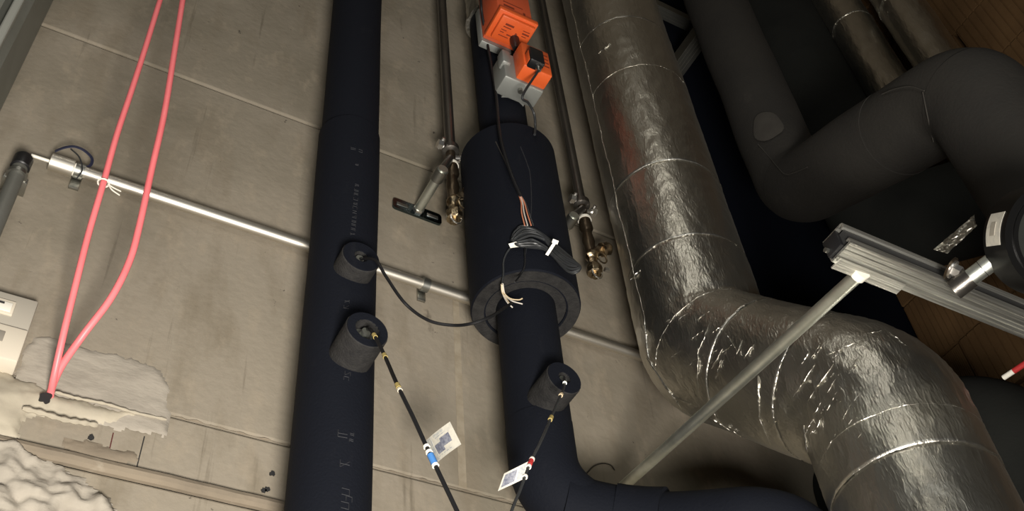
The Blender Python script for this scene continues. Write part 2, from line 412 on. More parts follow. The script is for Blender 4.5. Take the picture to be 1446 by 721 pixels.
for (x, y, s) in [(506, 166, 1), (499, 209, 1.2), (509, 213, 1), (504, 232, .8)] + [(504 - k * .55, 262 + k * 6.2, 1) for k in range(12)] + [(490, 425, 1), (489, 433, 1), (491, 527, 1.1), (489, 534, 1), (484, 612, 1.8), (497, 612, .8), (496, 622, .8), (487, 655, 1.8), (488, 694, 1.5), (493, 704, 1.2), (487, 713, 1.5)]:
    p, n_ = on_pipe(px_, py_, .0637 if y > 186 else .0608, (x, y)); glyph(b, p, n_, Zv, .008 * s, .007 * s)
obj('printed_lettering', b, m_ink, bp, kind='stuff', label='faint grey printed marks')

def collar(parent, face, r, L, ri, hub=True, face_m=m_rubber):
    """short foam collar round a sensor pocket, pointing to the viewer's side"""
    b = NB(); sg = 40; F = face; back = face + Vector((0, L, 0))
    prof = [(F + Yv * .000, ri * .96), (F, ri), (F, r - .002), (F + Yv * .002, r), (back, r)]
    prof = [(F + Yv * (L * .8), ri * .9)] + prof[1:]
    R = [[b.verts.new(p + X * (math.cos(2 * math.pi * k / sg) * rr * (1 + .012 * math.sin(3 * k))) + Zv * (math.sin(2 * math.pi * k / sg) * rr)) for k in range(sg)] for p, rr in prof]
    for i in range(len(R) - 1):
        for k in range(sg): b.faces.new((R[i][k], R[i][(k + 1) % sg], R[i + 1][(k + 1) % sg], R[i + 1][k]))
    b.faces.new(R[0]); b.faces.new(R[-1])
    c = obj('sensor_collar', b, m_rubcutlit, parent)
    b = NB(); pipe_ring(b, F - Yv * .0012, F + Yv * .003, r - .0015, ri, 40); obj('collar_end', b, m_rubber, c)  # black ring paints the shade on the collar's front face
    if hub:
        b = NB(); q = face + Vector((0, .012, 0)); hexnut(b, q + Yv * .02, q, .0115); obj('pocket_nut', b, m_chr if hub == 2 else m_clip, c, smooth=False)
        b = NB(); cyl(b, q + Yv * .014, q + Yv * .008, ri * .86, 24); obj('pocket_disc', b, m_galv, c)
        b = NB(); cyl(b, q, q - Yv * .008, .0075, 16); obj('pocket_gland', b, m_galv, c)
    return c
f1_ = at(510, 362, 1.178); f2_ = at(519, 465, 1.145); f3_ = at(797, 533, 1.14)
collar(bp, f1_, .035, 1.245 - 1.178, .013, 2)
collar(bp, f2_, .036, 1.245 - 1.145, .021)

# ---------------------------------------------------------------- centre black pipe with the thick valve jacket
cx, cy = .843, 1.25
cp = empty('insulated_pipe', (cx, cy, 0), 'black foam-insulated pipe in the centre with a thick valve jacket and bottom elbow', 'pipe')
zt, zb = 3.569, 3.083
obj('upper_sleeve', vpipe(NB(), cx, cy, zt - .02, 5.58, .0585, fn=wob(.001, 6)), m_rubber, cp)
# thick jacket with a stepped foam end
b = NB(); prof = [(zt - .001, .055), (zt, .106), (zt - .004, .109)] + [(zt - .004 - k * (zt - zb - .008) / 12, .109 + .0012 * noise.noise(Vector((k, 2, 5)))) for k in range(1, 13)] + [(zb, .106), (zb + .0, .080), (zb + .012, .079)]
R = [[b.verts.new((cx + rr * math.cos(2 * math.pi * k / 72), cy + rr * math.sin(2 * math.pi * k / 72), z)) for k in range(72)] for z, rr in prof]
for i in range(len(R) - 1):
    for k in range(72): b.faces.new((R[i][k], R[i][(k + 1) % 72], R[i + 1][(k + 1) % 72], R[i + 1][k]))
b.faces.new(R[0]); b.faces.new(R[-1])
vj = obj('valve_jacket', b, m_rubber, cp)
b = NB(); pipe_ring(b, Vector((cx, cy, zb - .0015)), Vector((cx, cy, zb + .01)), .1065, .083, 64); obj('end_ring', b, m_rubcutlit, vj, label='outer grey ring of cut foam')
b = NB(); pipe_ring(b, Vector((cx, cy, zb + .004)), Vector((cx, cy, zb + .012)), .0805, .045, 64); obj('end_ring', b, m_rubcutlit, vj, label='inner grey ring of cut foam')
b = NB(); p0, n0 = on_pipe(cx, cy, .1095, (735, 205)); p1, _ = on_pipe(cx, cy, .1098, (742, 265)); p2, _ = on_pipe(cx, cy, .1098, (748, 300))
sweep(b, crom([on_pipe(cx, cy, .1096, q)[0] for q in ((700, 200), (712, 225), (722, 248), (735, 275))], 5), .0011, 6); obj('glue_seam', b, m_dust, vj)
b = NB(); sweep(b, crom([on_pipe(cx, cy, .1096, q)[0] for q in ((735, 207), (744, 230), (749, 250), (750, 300), (742, 360))], 5), .0011, 6); obj('glue_seam', b, m_ink, vj)
# lower sleeve: down, elbow, run to the right
low = [Vector((cx, cy, zb + .03)), Vector((cx - .004, cy, 2.635)), atz(880, 748, 1.80), atz(1090, 733, 1.68), atz(1215, 815, 1.76), atz(1330, 1010, 2.0)]
path = fillet(low, [.10, .25, .08, .3], 12)
path = resample(path, .015)
i_el = min(range(len(path)), key=lambda i: (path[i] - low[1]).length)
zsplit = next(i for i, p in enumerate(path) if p.z < 2.80)
xs = next(i for i, p in enumerate(path) if p.x > at(872, 700, 1.2).x and i > i_el)
ls = obj('lower_sleeve', sweep(NB(), path[:zsplit + 1], .0585, 48, fn=wob(.0015, 8)), m_rubber, cp)
obj('elbow_sleeve', sweep(NB(), path[zsplit:xs + 1], .0600, 48, fn=wob(.003, 9, 3)), m_rubber, cp)
obj('joint_sleeve', sweep(NB(), path[xs - 1:xs + 5], .0635, 48, fn=wob(.0015, 9, 4)), m_rubber, cp)
obj('run_sleeve', sweep(NB(), path[xs + 4:], .0555, 48, fn=wob(.0025, 9, 6)), m_rubber, cp)
collar(cp, f3_, .034, 1.24 - 1.14, .012)

# ---------------------------------------------------------------- sensor cables with paper tags
def cable_thing(name, pts, r, label, m=m_cab, group=None, loc=None):
    t = empty(name, loc or pts[-1], label, 'cable', group)
    obj('cable_sheath', cable(pts, r), m, t); return t
tA = [f1_ + Vector((0, .004, -.002)), at(530, 367, 1.14), at(545, 390, 1.13), at(572, 428, 1.12), at(605, 452, 1.14), at(640, 459, 1.13), at(668, 456, 1.10), at(694, 446, 1.09), at(716, 432, 1.13), at(722, 428, 1.18)]
ca = empty('sensor_cable', tA[5], 'thin black cable sagging from the upper collar to the thick centre jacket', 'cable'); obj('cable_sheath', cable(tA, .0027), m_cab, ca)
tB = [f2_ + Vector((.0, -.001, 0)), at(524, 466, 1.12), at(534, 483, 1.10), at(545, 506, 1.08), at(562, 545, 1.03), at(583, 588, 1.01), at(600, 625, 1.0), at(622, 672, .99), at(650, 731, .98), at(690, 820, .96)]
cb = empty('sensor_cable', tB[6], 'black cable with blue band and large paper tag, hanging from lower collar', 'cable'); obj('cable_sheath', cable(tB, .0029), m_cab, cb)
tC = [f3_ + Vector((0, .0, 0)), at(797, 545, 1.115), at(790, 562, 1.09), at(780, 585, 1.07), at(765, 620, 1.04), at(748, 655, 1.03), at(735, 690, 1.02), at(722, 722, 1.01), at(700, 790, 1.0)]
cc_ = empty('sensor_cable', tC[5], 'thin black cable with red band and curled paper tag, below the right collar', 'cable'); obj('cable_sheath', cable(tC, .0022), m_gcab, cc_)
def band(par, a, b_, r, m, name='marker_band', label=None): obj(name, cyl(NB(), a, b_, r, 14), m, par, label=label)
def seg_on(pts, f0, f1):
    q = crom(pts, 12); n = len(q) - 1
    return q[int(f0 * n)], q[max(int(f0 * n) + 1, int(f1 * n))]
def near(pts, pix, ln):
    q = crom(pts, 40); d = lambda p: ((RX.dot(p - CAM) / FW.dot(p - CAM) * FPX + 723 - pix[0]) ** 2 + (DN.dot(p - CAM) / FW.dot(p - CAM) * FPX + 360.5 - pix[1]) ** 2)
    i = min(range(len(q)), key=lambda i: d(q[i])); t = (q[min(i + 1, len(q) - 1)] - q[max(i - 1, 0)]).normalized()
    return q[i] - t * ln / 2, q[i] + t * ln / 2
for pix, ln, m, lb in [((529, 474), .010, m_yel, 'brass ferrule'), ((544, 502), .010, m_yel, 'yellow band'), ((563, 545), .011, m_yel, 'yellow band'), ((564, 550), .004, m_white, 'white band')]:
    a, q = near(tB, pix, ln); band(cb, a, q, .0037, m, label=lb)
a, q = near(tB, (598, 632), .003); band(cb, a, q, .0045, m_tie, label='white band')
a, q = near(tB, (603, 640), .003); band(cb, a, q, .0048, m_tie, label='white band')
a, q = near(tB, (609, 651), .019); band(cb, a, q, .0046, m_blue, label='blue band')
a, q = near(tB, (613, 658), .003); band(cb, a, q, .0048, m_tie, label='white band')
for pix, ln, m, lb in [((796, 540), .008, m_galv, 'steel ferrule'), ((790, 556), .008, m_wirep, 'pale ferrule'), ((777, 590), .013, m_yel, 'yellow band'), ((747, 651), .011, m_red, 'red band'), ((748, 647), .003, m_tie, 'white band'), ((744, 658), .003, m_tie, 'white band'), ((740, 672), .003, m_tie, 'white band')]:
    a, q = near(tC, pix, ln); band(cc_, a, q, .0036 if m != m_tie else .0040, m, label=lb)
def paper(par, px4, zs, name='cable_tag', cols=()):
    """paper tag through four pixels at their depths, slightly curved, with print panels"""
    P4 = [atz(x, y, z) for (x, y), z in zip(px4, zs)]
    def uv(u, v, off=0):
        n = (P4[1] - P4[0]).cross(P4[3] - P4[0]).normalized()
        if n.dot(FW) > 0: n = -n
        p = P4[0].lerp(P4[1], u).lerp(P4[3].lerp(P4[2], u), v)
        return p + n * (.004 * math.sin(math.pi * u) + off)
    def patch(u0, u1, v0, v1, off, th, m, nm, pr):
        b = NB(); nn = 8; T = {}
        for k in range(nn + 1):
            for j, v in enumerate((v0, v1)):
                for o_ in (0, 1): T[k, j, o_] = b.verts.new(uv(u0 + (u1 - u0) * k / nn, v, off - o_ * th))
        for k in range(nn):
            b.faces.new((T[k, 0, 0], T[k + 1, 0, 0], T[k + 1, 1, 0], T[k, 1, 0])); b.faces.new((T[k, 0, 1], T[k, 1, 1], T[k + 1, 1, 1], T[k + 1, 0, 1]))
            for j in (0, 1): b.faces.new((T[k, j, 0], T[k, j, 1], T[k + 1, j, 1], T[k + 1, j, 0]))
        for k in (0, nn): b.faces.new((T[k, 0, 0], T[k, 1, 0], T[k, 1, 1], T[k, 0, 1]))
        return obj(nm, b, m, pr, smooth=True)
    t = patch(0, 1, 0, 1, 0, .0006, m_lab, name, par)
    for (u0, u1, v0, v1, m) in cols: patch(u0, u1, v0, v1, .0004, .0003, m, 'printed_panel', t)
# first tag: u runs from the cable outwards (up-right), v down along the cable
paper(cb, [(598, 625), (635, 595), (651, 627), (614, 656)], [1.665, 1.62, 1.60, 1.65],
      cols=[(.02, .30, .05, .95, m_prn2), (.32, .58, .42, .80, m_prn), (.55, .85, .30, .66, m_prn), (.40, .75, .06, .14, m_prn2), (.44, .8, .18, .22, m_prn2)] + [(.1 + .1 * k, .16 + .1 * k, .86, .90, m_prn2) for k in range(7)])
paper(cc_, [(746, 651), (712, 668), (703, 693), (741, 675)], [1.665, 1.66, 1.655, 1.66], cols=[(.42, .92, .14, .86, m_prn), (.08, .34, .12, .88, m_prn2)])

# ---------------------------------------------------------------- galvanised brackets and thin steel tubes with brass drain valves
def thin_tube(x, y, zend, r, label, mid):
    t = empty('steel_tube', (x, y, zend), label, 'tube')
    obj('tube', vpipe(NB(), x, y, zend, 5.58, r, 20, .2), m_stl, t)
    p = Vector((x, y, zend))
    b = NB(); sweep(b, [p + Zv * .012, p + Zv * .008, p - Zv * .008, p - Zv * .012], [r, r + .008, r + .008, r], 20); obj('pipe_clamp_ring', b, m_stl, t)
    obj('tube_end', cyl(NB(), p, p - Zv * .056, r * .9, 20), m_brzn, t)
    q = p - Zv * .056
    obj('white_sealing_ring', cyl(NB(), q, q - Zv * .007, r + .0045, 20), m_tie, t)
    q -= Zv * .007
    b = NB(); sweep(b, [q, q - Zv * .028, q - Zv * .036, q - Zv * .040, q - Zv * .075, q - Zv * .085, q - Zv * .125, q - Zv * .155], [r + .003, r + .0045, r + .001, r - .001, r + .003, r + .001, r - .001, r - .004], 20, fn=wob(.0012, 90))
    v = obj('valve_body', b, m_brzn, t)
    d = Vector((.78, -.30, .34)).normalized(); a = q - Zv * .112 + d * .004
    b = NB(); sweep(b, [a, a + d * .022, a + d * .023, a + d * .030, a + d * .031, a + d * .044, a + d * .050], [.011, .012, .0175, .0175, .0145, .0155, .010], 10, fn=wob(.004, 170)); obj('angled_cap', b, m_brass, v)
    a = q - Zv * .122
    b = NB(); sweep(b, [a + Zv * .010, a + Zv * .002, a - Zv * .006, a - Zv * .012, a - Zv * .030, a - Zv * .036], [.011, .016, .016, .011, .0105, .015], 10, fn=wob(.003, 170, 4)); obj('brass_neck', b, m_brass, v)
    a = q - Zv * .172
    b = NB(); sweep(b, [a + Zv * .014, a + Zv * .012, a + Zv * .002, a - Zv * .010, a - Zv * .012], [.012, .0175, .0190, .0175, .012], 8, fn=wob(.002, 170)); obj('hose_nut', b, m_brass, v, smooth=False)
    b = NB(); cyl(b, a - Zv * .010, a - Zv * .022, .008, 12); obj('hose_outlet', b, m_brass, v)
    b = NB(); ring = [a - Zv * .014 + X * (.013 * math.cos(k * .6)) + Zv * (.018 * math.sin(k * .6)) - Yv * .008 for k in range(11)]; sweep(b, ring, .0020, 6); obj('wire_loop', b, m_chr, v)
    b = NB(); c0 = q - Zv * .135 + Vector((.018, -.014, 0)); ring = [c0 + X * (.012 * math.cos(k * .52)) + Zv * (.018 * math.sin(k * .52)) for k in range(13)]; sweep(b, ring, .0020, 6); obj('chain_loop', b, m_brass, v)
    b = NB(); c0 = q - Zv * .168 + Vector((.022, -.010, 0)); hexnut(b, c0, c0 + X * .010, .006); obj('side_screw', b, m_chr, v)
    for s, zz in ((-1, -.012), (1, -.035)):
        c = p + Vector((s * (r + .013), -.004, zz + .014))
        b = NB(); cyl(b, p + Vector((s * r * .7, 0, zz + .010)), c, .006, 10); hexnut(b, c - X * .003 * s, c + X * .009 * s, .0115); sweep(b, [c - Yv * .016 + Zv * .006, c + Yv * .012], .0042, 8); obj('clamp_bolt', b, m_chr, t)
    return t
A_ = at(636, 212, 1.30); thin_tube(A_.x, 1.30, A_.z, .0125, 'dark steel tube ending in a brass drain valve left of the thick jacket', None)
B_ = at(821, 288, 1.30); thin_tube(B_.x, 1.30, B_.z, .0120, 'dark steel tube ending in a brass drain valve right of the thick jacket', None)
def bracket(x, z, ylen, label, tilt=0.0, link=None):
    t = empty('wall_bracket', (x, W, z), label, 'bracket')
    b = NB(); ax = (X * math.cos(tilt) + Zv * math.sin(tilt)); az = Yv.cross(ax) * -1
    L_, H_, th = .120, .034, .006; n = 10
    # rounded plate with two slots, built from an outline grid
    outl = []
    for (sx, sz, a0) in ((1, 1, 0), (-1, 1, 90), (-1, -1, 180), (1, -1, 270)):
        for k in range(4):
            a = math.radians(a0 + 30 * k); outl.append((sx * (L_ / 2 - .008) + .008 * math.cos(a), sz * (H_ / 2 - .008) + .008 * math.sin(a)))
    c = Vector((x, W - th, z))
    fr = [b.verts.new(c + ax * u + Zv * w + ax * 0) for u, w in outl]; bk = [b.verts.new(c + ax * u + Zv * w + Yv * th) for u, w in outl]
    b.faces.new(fr); b.faces.new(bk[::-1])
    for i in range(len(fr)): b.faces.new((fr[i], bk[i], bk[(i + 1) % len(fr)], fr[(i + 1) % len(fr)]))
    pl = obj('base_plate', b, m_plate, t, smooth=False, label='blue-black slotted base plate')
    for s in (-1, 1):
        b = NB(); obox(b, c + ax * (s * .037) - Yv * .0006, ax, Yv, Zv, .028, .002, .010, .0009); obj('slot', b, m_chr if s > 0 else m_clip, pl)
    b = NB(); hexnut(b, c, c - Yv * .009, .0135); hexnut(b, c - Yv * .009, c - Yv * .013, .011); obj('base_nut', b, m_chr, t, smooth=False)
    obj('stand_off_rod', cyl(NB(), c - Yv * .008, Vector((x, ylen, z)), .0112, 20), m_galv, t)
    obj('rod_socket', cyl(NB(), Vector((x, ylen + .035, z)), Vector((x, ylen + .004, z)), .0142, 16), m_clip, t)
    if link: obj('clamp_link', cyl(NB(), Vector((x, ylen + .012, z + .004)), link, .0095, 12), m_stl, t)
    return t
bk1 = at(588, 300, W); bracket(bk1.x, bk1.z, 1.262, 'galvanised stand-off bracket with slotted plate, fully visible on the wall left', -.03, Vector((A_.x - .006, 1.292, A_.z - .045)))
# second bracket: its plate is behind the jacket
bk2 = Vector((B_.x - .052, W, B_.z - .045)); bracket(at(812, 303, 1.262).x, at(812, 303, 1.262).z, 1.262, 'galvanised stand-off bracket half hidden behind the thick centre jacket', -.03, Vector((B_.x - .006, 1.292, B_.z - .03)))

# ---------------------------------------------------------------- aluminium conduit along the wall
zc = at(600, 402, 1.378).z
ec = empty('conduit', (.5, 1.378, zc), 'bright aluminium conduit crossing the concrete wall behind the pipes', 'conduit')
def cxp(px, Y=1.378):      # x on the conduit under a pixel column
    lo_, hi_ = -1.0, 2.0
    for _ in range(40):
        mid = (lo_ + hi_) / 2; p = Vector((mid, Y, zc)) - CAM
        if RX.dot(p) / FW.dot(p) * FPX + 723 < px: lo_ = mid
        else: hi_ = mid
    return mid
xa = cxp(116); obj('conduit_tube', cyl(NB(), Vector((xa, 1.378, zc)), Vector((1.62, 1.378, zc)), .0116, 24), m_emt, ec)
b = NB(); x0, x1 = cxp(70), cxp(104)
sweep(b, [Vector((x, 1.378, zc)) for x in (x0, x0 + .001, x1 - .001, x1)], [.012, .0165, .0165, .013], 24); obj('end_coupling', b, m_emt, ec)
obj('reducer_ring', cyl(NB(), Vector((cxp(98), 1.378, zc)), Vector((cxp(108), 1.378, zc)), .0125, 20), m_tie, ec)
obj('thin_rod', cyl(NB(), Vector((cxp(44), 1.378, zc)), Vector((x0, 1.378, zc)), .0032, 10), m_tie, ec)
def clip(px):
    x = cxp(px); t = empty('conduit_clip', (x, W, zc), '', 'clip')
    b = NB(); pipe_ring(b, Vector((x - .008, 1.378, zc)), Vector((x + .008, 1.378, zc)), .0150, .0114, 24); obj('strap', b, m_clip, t)
    b = NB(); box(b, (x - .009, W - .006, zc - .030), (x + .009, W, zc + .006), .001); obj('foot', b, m_clip, t); return t
clip(112)['label'] = 'zinc clip at the far left end of the bright conduit'
clip(600)['label'] = 'zinc clip on the conduit between the two black pipes'
t = empty('tape_loop', at(120, 215, 1.37), 'loose loop of dark blue tape over the left conduit end', 'tape')
b = NB(); q = crom([at(78, 213, 1.375), at(92, 208, 1.36), at(106, 207, 1.355), at(120, 213, 1.355), at(130, 224, 1.36), at(127, 234, 1.37), at(116, 236, 1.38)], 6)
F = frames(q); ri = [(b.verts.new(p + f_[2] * .0028 + f_[1] * .001), b.verts.new(p - f_[2] * .0028 + f_[1] * .001), b.verts.new(p - f_[2] * .0028 - f_[1] * .001), b.verts.new(p + f_[2] * .0028 - f_[1] * .001)) for p, f_ in zip(q, F)]
for u, v in zip(ri, ri[1:]):
    for k in range(4): b.faces.new((u[k], u[(k + 1) % 4], v[(k + 1) % 4], v[k]))
b.faces.new(ri[0]); b.faces.new(ri[-1][::-1]); obj('tape_strip', b, m_tape2, t)
b = NB(); sweep(b, crom([at(100, 210, 1.36), at(112, 222, 1.355), at(116, 240, 1.355), at(108, 252, 1.37)], 6), .0014, 6); obj('wire_tail', b, m_gcab, t)

# dark steel conduit with cap, left edge
L_ = at(30, 232, 1.36)
ld = empty('steel_conduit', (L_.x, 1.36, 2.6), 'dark grey upright steel conduit with black cap at the left edge', 'conduit')
sx_ = L_.x
obj('conduit_tube', cyl(NB(), Vector((sx_, 1.36, 0.002)), Vector((sx_, 1.36, L_.z - .01)), .0135, 24), m_gry, ld)
b = NB(); p = Vector((sx_, 1.36, L_.z)); sweep(b, [p - Zv * .012, p - Zv * .010, p + Zv * .016, p + Zv * .022, p + Zv * .024], [.0145, .0165, .0165, .013, .006], 24); obj('end_cap', b, m_blk, ld, label='black plastic end cap')
b = NB(); p -= Zv * .03; pipe_ring(b, p + Zv * .004, p - Zv * .004, .0175, .0136, 24); obj('clip_ring', b, m_clip, ld)
b = NB(); box(b, (sx_ - .02, 1.3665, p.z - .006), (sx_ + .02, W, p.z + .006), .001); obj('clip_foot', b, m_clip, ld)

# ---------------------------------------------------------------- pink tubes
pk1 = [(222, -40, 1.22), (226, 0, 1.22), (206, 65, 1.22), (185, 130, 1.225), (165, 190, 1.23), (146, 258, 1.24), (125, 330, 1.26), (106, 405, 1.285), (90, 470, 1.315), (77, 528, 1.355), (70, 562, 1.395)]
pk1[0] = (239, -40, 1.22)
pk2 = [(264, -40, 1.20), (258, 0, 1.20), (246, 75, 1.20), (232, 160, 1.205), (214, 240, 1.215), (197, 318, 1.23), (183, 368, 1.245), (157, 420, 1.265), (118, 472, 1.30), (88, 515, 1.345), (74, 545, 1.375), (70, 564, 1.395)]
o = obj('plastic_tube', cable([at(*p) for p in pk1], .0053, seg=12), m_pink); tag(o, 'pink plastic tube, the left one, nearly straight', 'tube')
o = obj('plastic_tube', cable([at(*p) for p in pk2], .0056, seg=12), m_pink); tag(o, 'pink plastic tube, the right one, bowing outwards', 'tube')
b = NB(); c = at(146, 258, 1.24); ring = [c + X * (.009 * math.cos(k * .52)) + Yv * (.009 * math.sin(k * .52)) for k in range(13)]; sweep(b, ring, .0016, 6)
sweep(b, crom([c + X * .008, c + Vector((.018, .0, -.004)), c + Vector((.030, .004, -.002))], 5), .0012, 6)
sweep(b, crom([c + X * .008, c + Vector((.016, .0, -.010)), c + Vector((.030, .006, -.010))], 5), .0012, 6)
tag(obj('cable_tie', b, m_tie), 'white cable tie round the left pink tube', 'cable tie')
b = NB(); p = at(64, 562, W - .018); sweep(b, [p + Yv * .004, p - Yv * .002], .008, 24, fn=lambda q, a, s: .006 * noise.noise(q * 120))
tag(obj('wall_hole', b, m_slot), 'dark ragged hole in the filler where the pink tubes end', 'hole')

# ---------------------------------------------------------------- socket box, left edge
z1_, z0_ = 2.870, 2.736
sb = empty('socket_box', (-.10, W, z0_), 'white and grey surface-mounted double socket box at the left edge', 'socket')
zm = z0_ + .066
b = NB(); box(b, (-.24, W - .030, zm), (.000, W, z1_), .003); up_ = obj('grey_housing', b, m_offw, sb, label='grey upper housing')
b = NB(); box(b, (-.24, W - .036, z0_), (.000, W, zm - .001), .003); lo_ = obj('white_housing', b, m_white, sb, label='white lower housing')
def rect_on(pa, pb, y, th, m, nm, par, bev=.001):
    a = at(*pa, y); c = at(*pb, y); b = NB(); box(b, (min(a.x, c.x), y - th, min(a.z, c.z)), (max(a.x, c.x), y + .001, max(a.z, c.z)), bev); return obj(nm, b, m, par)
b = NB(); box(b, (-.14, W - .034, zm + .022), (-.030, W - .029, z1_ - .018), .001); obj('white_cover', b, m_white, up_, label='white cover')
b = NB(); box(b, (-.075, W - .036, zm + .026), (-.034, W - .033, z1_ - .024), .001); obj('rocker', b, m_tie, up_)
b = NB(); box(b, (-.068, W - .0375, z1_ - .030), (-.046, W - .0355, z1_ - .027)); obj('slot', b, m_slot, up_, smooth=False)
b = NB(); box(b, (-.14, W - .0375, z0_ + .030), (-.030, W - .0355, zm - .016), .0005); obj('label_window', b, m_gwin, lo_, label='grey label window')

# ---------------------------------------------------------------- foil-clad pipes
def foil_fn(amp, seed, crump=()):
    def f(q, a, s):
        v = Vector((q.x * 9 + seed, q.y * 9, q.z * 5))
        h = amp * noise.noise(v) + amp * .35 * (1 - abs(noise.noise(v * 4)) * 3)
        for c, rad in crump:
            k = max(0, 1 - (q - c).length / rad)
            if k: h += k * .0028 * (1 - 3.0 * abs(noise.noise(Vector((q.x * 30, q.y * 30, q.z * 22))))) + k * .0016 * (1 - 3 * abs(noise.noise(q * 90)))
        return h
    return f
SR = .131
s0 = Vector((1.200, 1.15, 5.57)); s1 = Vector((1.198, 1.15, 3.020)); s2 = Vector((1.255, .87, 2.690)); s3 = Vector((1.255, .87, .002))
sp = empty('foil_clad_pipe', (1.25, .87, 0), 'large crinkled silver foil-clad pipe with a double bend, right of centre', 'pipe')
spath = resample(fillet([s0, s1, s2, s3], [.145, .145], 16), .007)
cr = [(s1, .26), (s2, .26)]
ff = foil_fn(.0022, 0, cr)
# jacket sections between tape seams
cum = [0]
for a, c in zip(spath, spath[1:]): cum.append(cum[-1] + (c - a).length)
def proj(p): q = p - CAM; z = FW.dot(q); return (RX.dot(q) / z * FPX + 723, DN.dot(q) / z * FPX + 360.5)
def idx_at(pix):          # path index whose centre lies nearest to a pixel
    return min(range(len(spath)), key=lambda i: (proj(spath[i])[0] - pix[0]) ** 2 + (proj(spath[i])[1] - pix[1]) ** 2)
seams = [idx_at(p) for p in ((890, 82), (905, 152), (938, 292), (960, 400), (1005, 500), (1075, 530), (1170, 560), (1262, 650), (1290, 700))]
seams = sorted(set(seams)); cuts = [0] + [seams[0], seams[2], seams[3], seams[5], seams[6], seams[8]] + [len(spath) - 1]
rr_ = 0
for a, c in zip(cuts, cuts[1:]):
    r0 = SR + (.0008 if rr_ % 2 else 0); rr_ += 1
    o = obj('foil_jacket', sweep(NB(), spath[a:c + 1], r0, 120, fn=ff, ref=Yv), m_foil if rr_ in (1, 2, 3, 7) else m_foilx, sp, sharp=180)
F = frames(spath, Yv)
def seam_ring(i, w=.0016, lo=0, hi=360, name='foil_seam'):
    b = NB(); t, n_, bn = F[i]; pts = []
    c = spath[i]; N_ = 96; a0 = math.radians(lo); a1 = math.radians(hi)
    for k in range(N_ + 1):
        a = a0 + (a1 - a0) * k / N_; d = n_ * math.cos(a) + bn * math.sin(a)
        base = c + d * SR; h = ff(base, a, 0)
        pts.append(c + d * (SR + h + .0010) + t * (.0035 * noise.noise(Vector((a * 3, i, 0))) + .0015 * noise.noise(Vector((a * 14, i, 0)))))
    rad = [w * (.12 + 1.1 * max(0, .15 + noise.noise(Vector((k * .16, i * 1.7, 0))))) for k in range(N_ + 1)]
    sweep(b, pts, rad, 6); obj(name, b, m_tape, sp)
for i in seams: seam_ring(i, .0011 if i < seams[4] else .0012)
# longitudinal lap down the left of the jacket
b = NB(); pts = []; 
cam2 = lambda p: (CAM - p)
for i in range(0, len(spath), 2):
    c = spath[i]; t, n_, bn = F[i]
    if c.z < 2.95 or c.z > 4.8: continue
    v = (CAM - c); v = (v - t * v.dot(t)).normalized(); side = t.cross(v)
    if side.dot(RX) > 0: side = -side
    d = (v * .62 + side * .78).normalized(); base = c + d * SR; h = ff(base, 0, 0)
    pts.append(c + d * (SR + h + .0008) + t.cross(d) * (.006 * noise.noise(Vector((i * .06, 0, 3))) + .003 * noise.noise(Vector((i * .22, 0, 3)))))
sweep(b, pts, [.0010 + .0014 * max(0, noise.noise(Vector((k * .15, 8, 0))) + .2) for k in range(len(pts))], 6)
obj('foil_lap', b, m_tape, sp)
# creases and tears around the bends
random.seed(21)
def crease(px0, px1, w):
    """raised crease following the jacket between two pixels"""
    pts = []
    for k in range(9):
        s = k / 8; x = px0[0] + (px1[0] - px0[0]) * s + 2.0 * noise.noise(Vector((px0[0], s * 5, px0[1]))); y = px0[1] + (px1[1] - px0[1]) * s + 2.0 * noise.noise(Vector((px0[0], s * 5, 9 + px0[1])))
        d = ray(x, y); z = 1.0; hit = None
        while z < 3.4:
            q = CAM + d * z
            i = min(range(0, len(spath), 3), key=lambda i: (spath[i] - q).length_squared)
            if (spath[i] - q).length < SR + .0035: hit = q; break
            z += .01
        if hit is None: return
        # refine
        lo2, hi2 = z - .01, z
        for _ in range(8):
            m2 = (lo2 + hi2) / 2; q = CAM + d * m2; i = min(range(0, len(spath), 1), key=lambda i: (spath[i] - q).length_squared) if _ == 0 else i
            r2 = SR + ff(q, 0, 0) + .0006
            if (spath[i] - q).length < r2: hi2 = m2
            else: lo2 = m2
        pts.append(CAM + d * hi2)
    if max((a - c).length for a, c in zip(pts, pts[1:])) > .05: return
    sweep(cb_, pts, [w * math.sin(math.pi * (k + .5) / 9) ** .5 for k in range(9)], 5)
cb_ = NB()
for a, c, w in [((913, 505), (963, 578), .0016), ((1002, 455), (985, 500), .0012), ((985, 500), (985, 565), .0012), ((1003, 590), (1040, 612), .0008), ((1070, 530), (1072, 590), .0014), ((1072, 590), (1088, 628), .0008),
                ((1135, 600), (1140, 640), .0010), ((1148, 650), (1153, 690), .0022), ((890, 395), (905, 380), .0012), ((1150, 550), (1180, 510), .0012), ((1140, 660), (1160, 620), .0006),
                ((1005, 520), (1020, 492), .0013), ((1010, 535), (1018, 508), .0010), ((1040, 500), (1048, 480), .0010), ((1050, 505), (1064, 486), .0010), ((1025, 470), (1040, 495), .0008),
                ((1170, 500), (1215, 480), .0010), ((1120, 560), (1150, 515), .0010), ((845, 75), (862, 62), .0022), ((1240, 470), (1262, 500), .0010), ((1255, 468), (1280, 488), .0009), ((1225, 470), (1245, 466), .0009)]: crease(a, c, w)
for _ in range(26):
    x = random.uniform(1130, 1215); y = random.uniform(500, 640); l = random.uniform(8, 26); crease((x, y), (x + l * .6, y - l), random.uniform(.0004, .0008))
for _ in range(12):
    x = random.uniform(930, 1030); y = random.uniform(425, 520); l = random.uniform(8, 25); crease((x, y), (x + l, y - l * .7), random.uniform(.0004, .0007))
obj('foil_crease', cb_, m_tape, sp, kind='stuff')

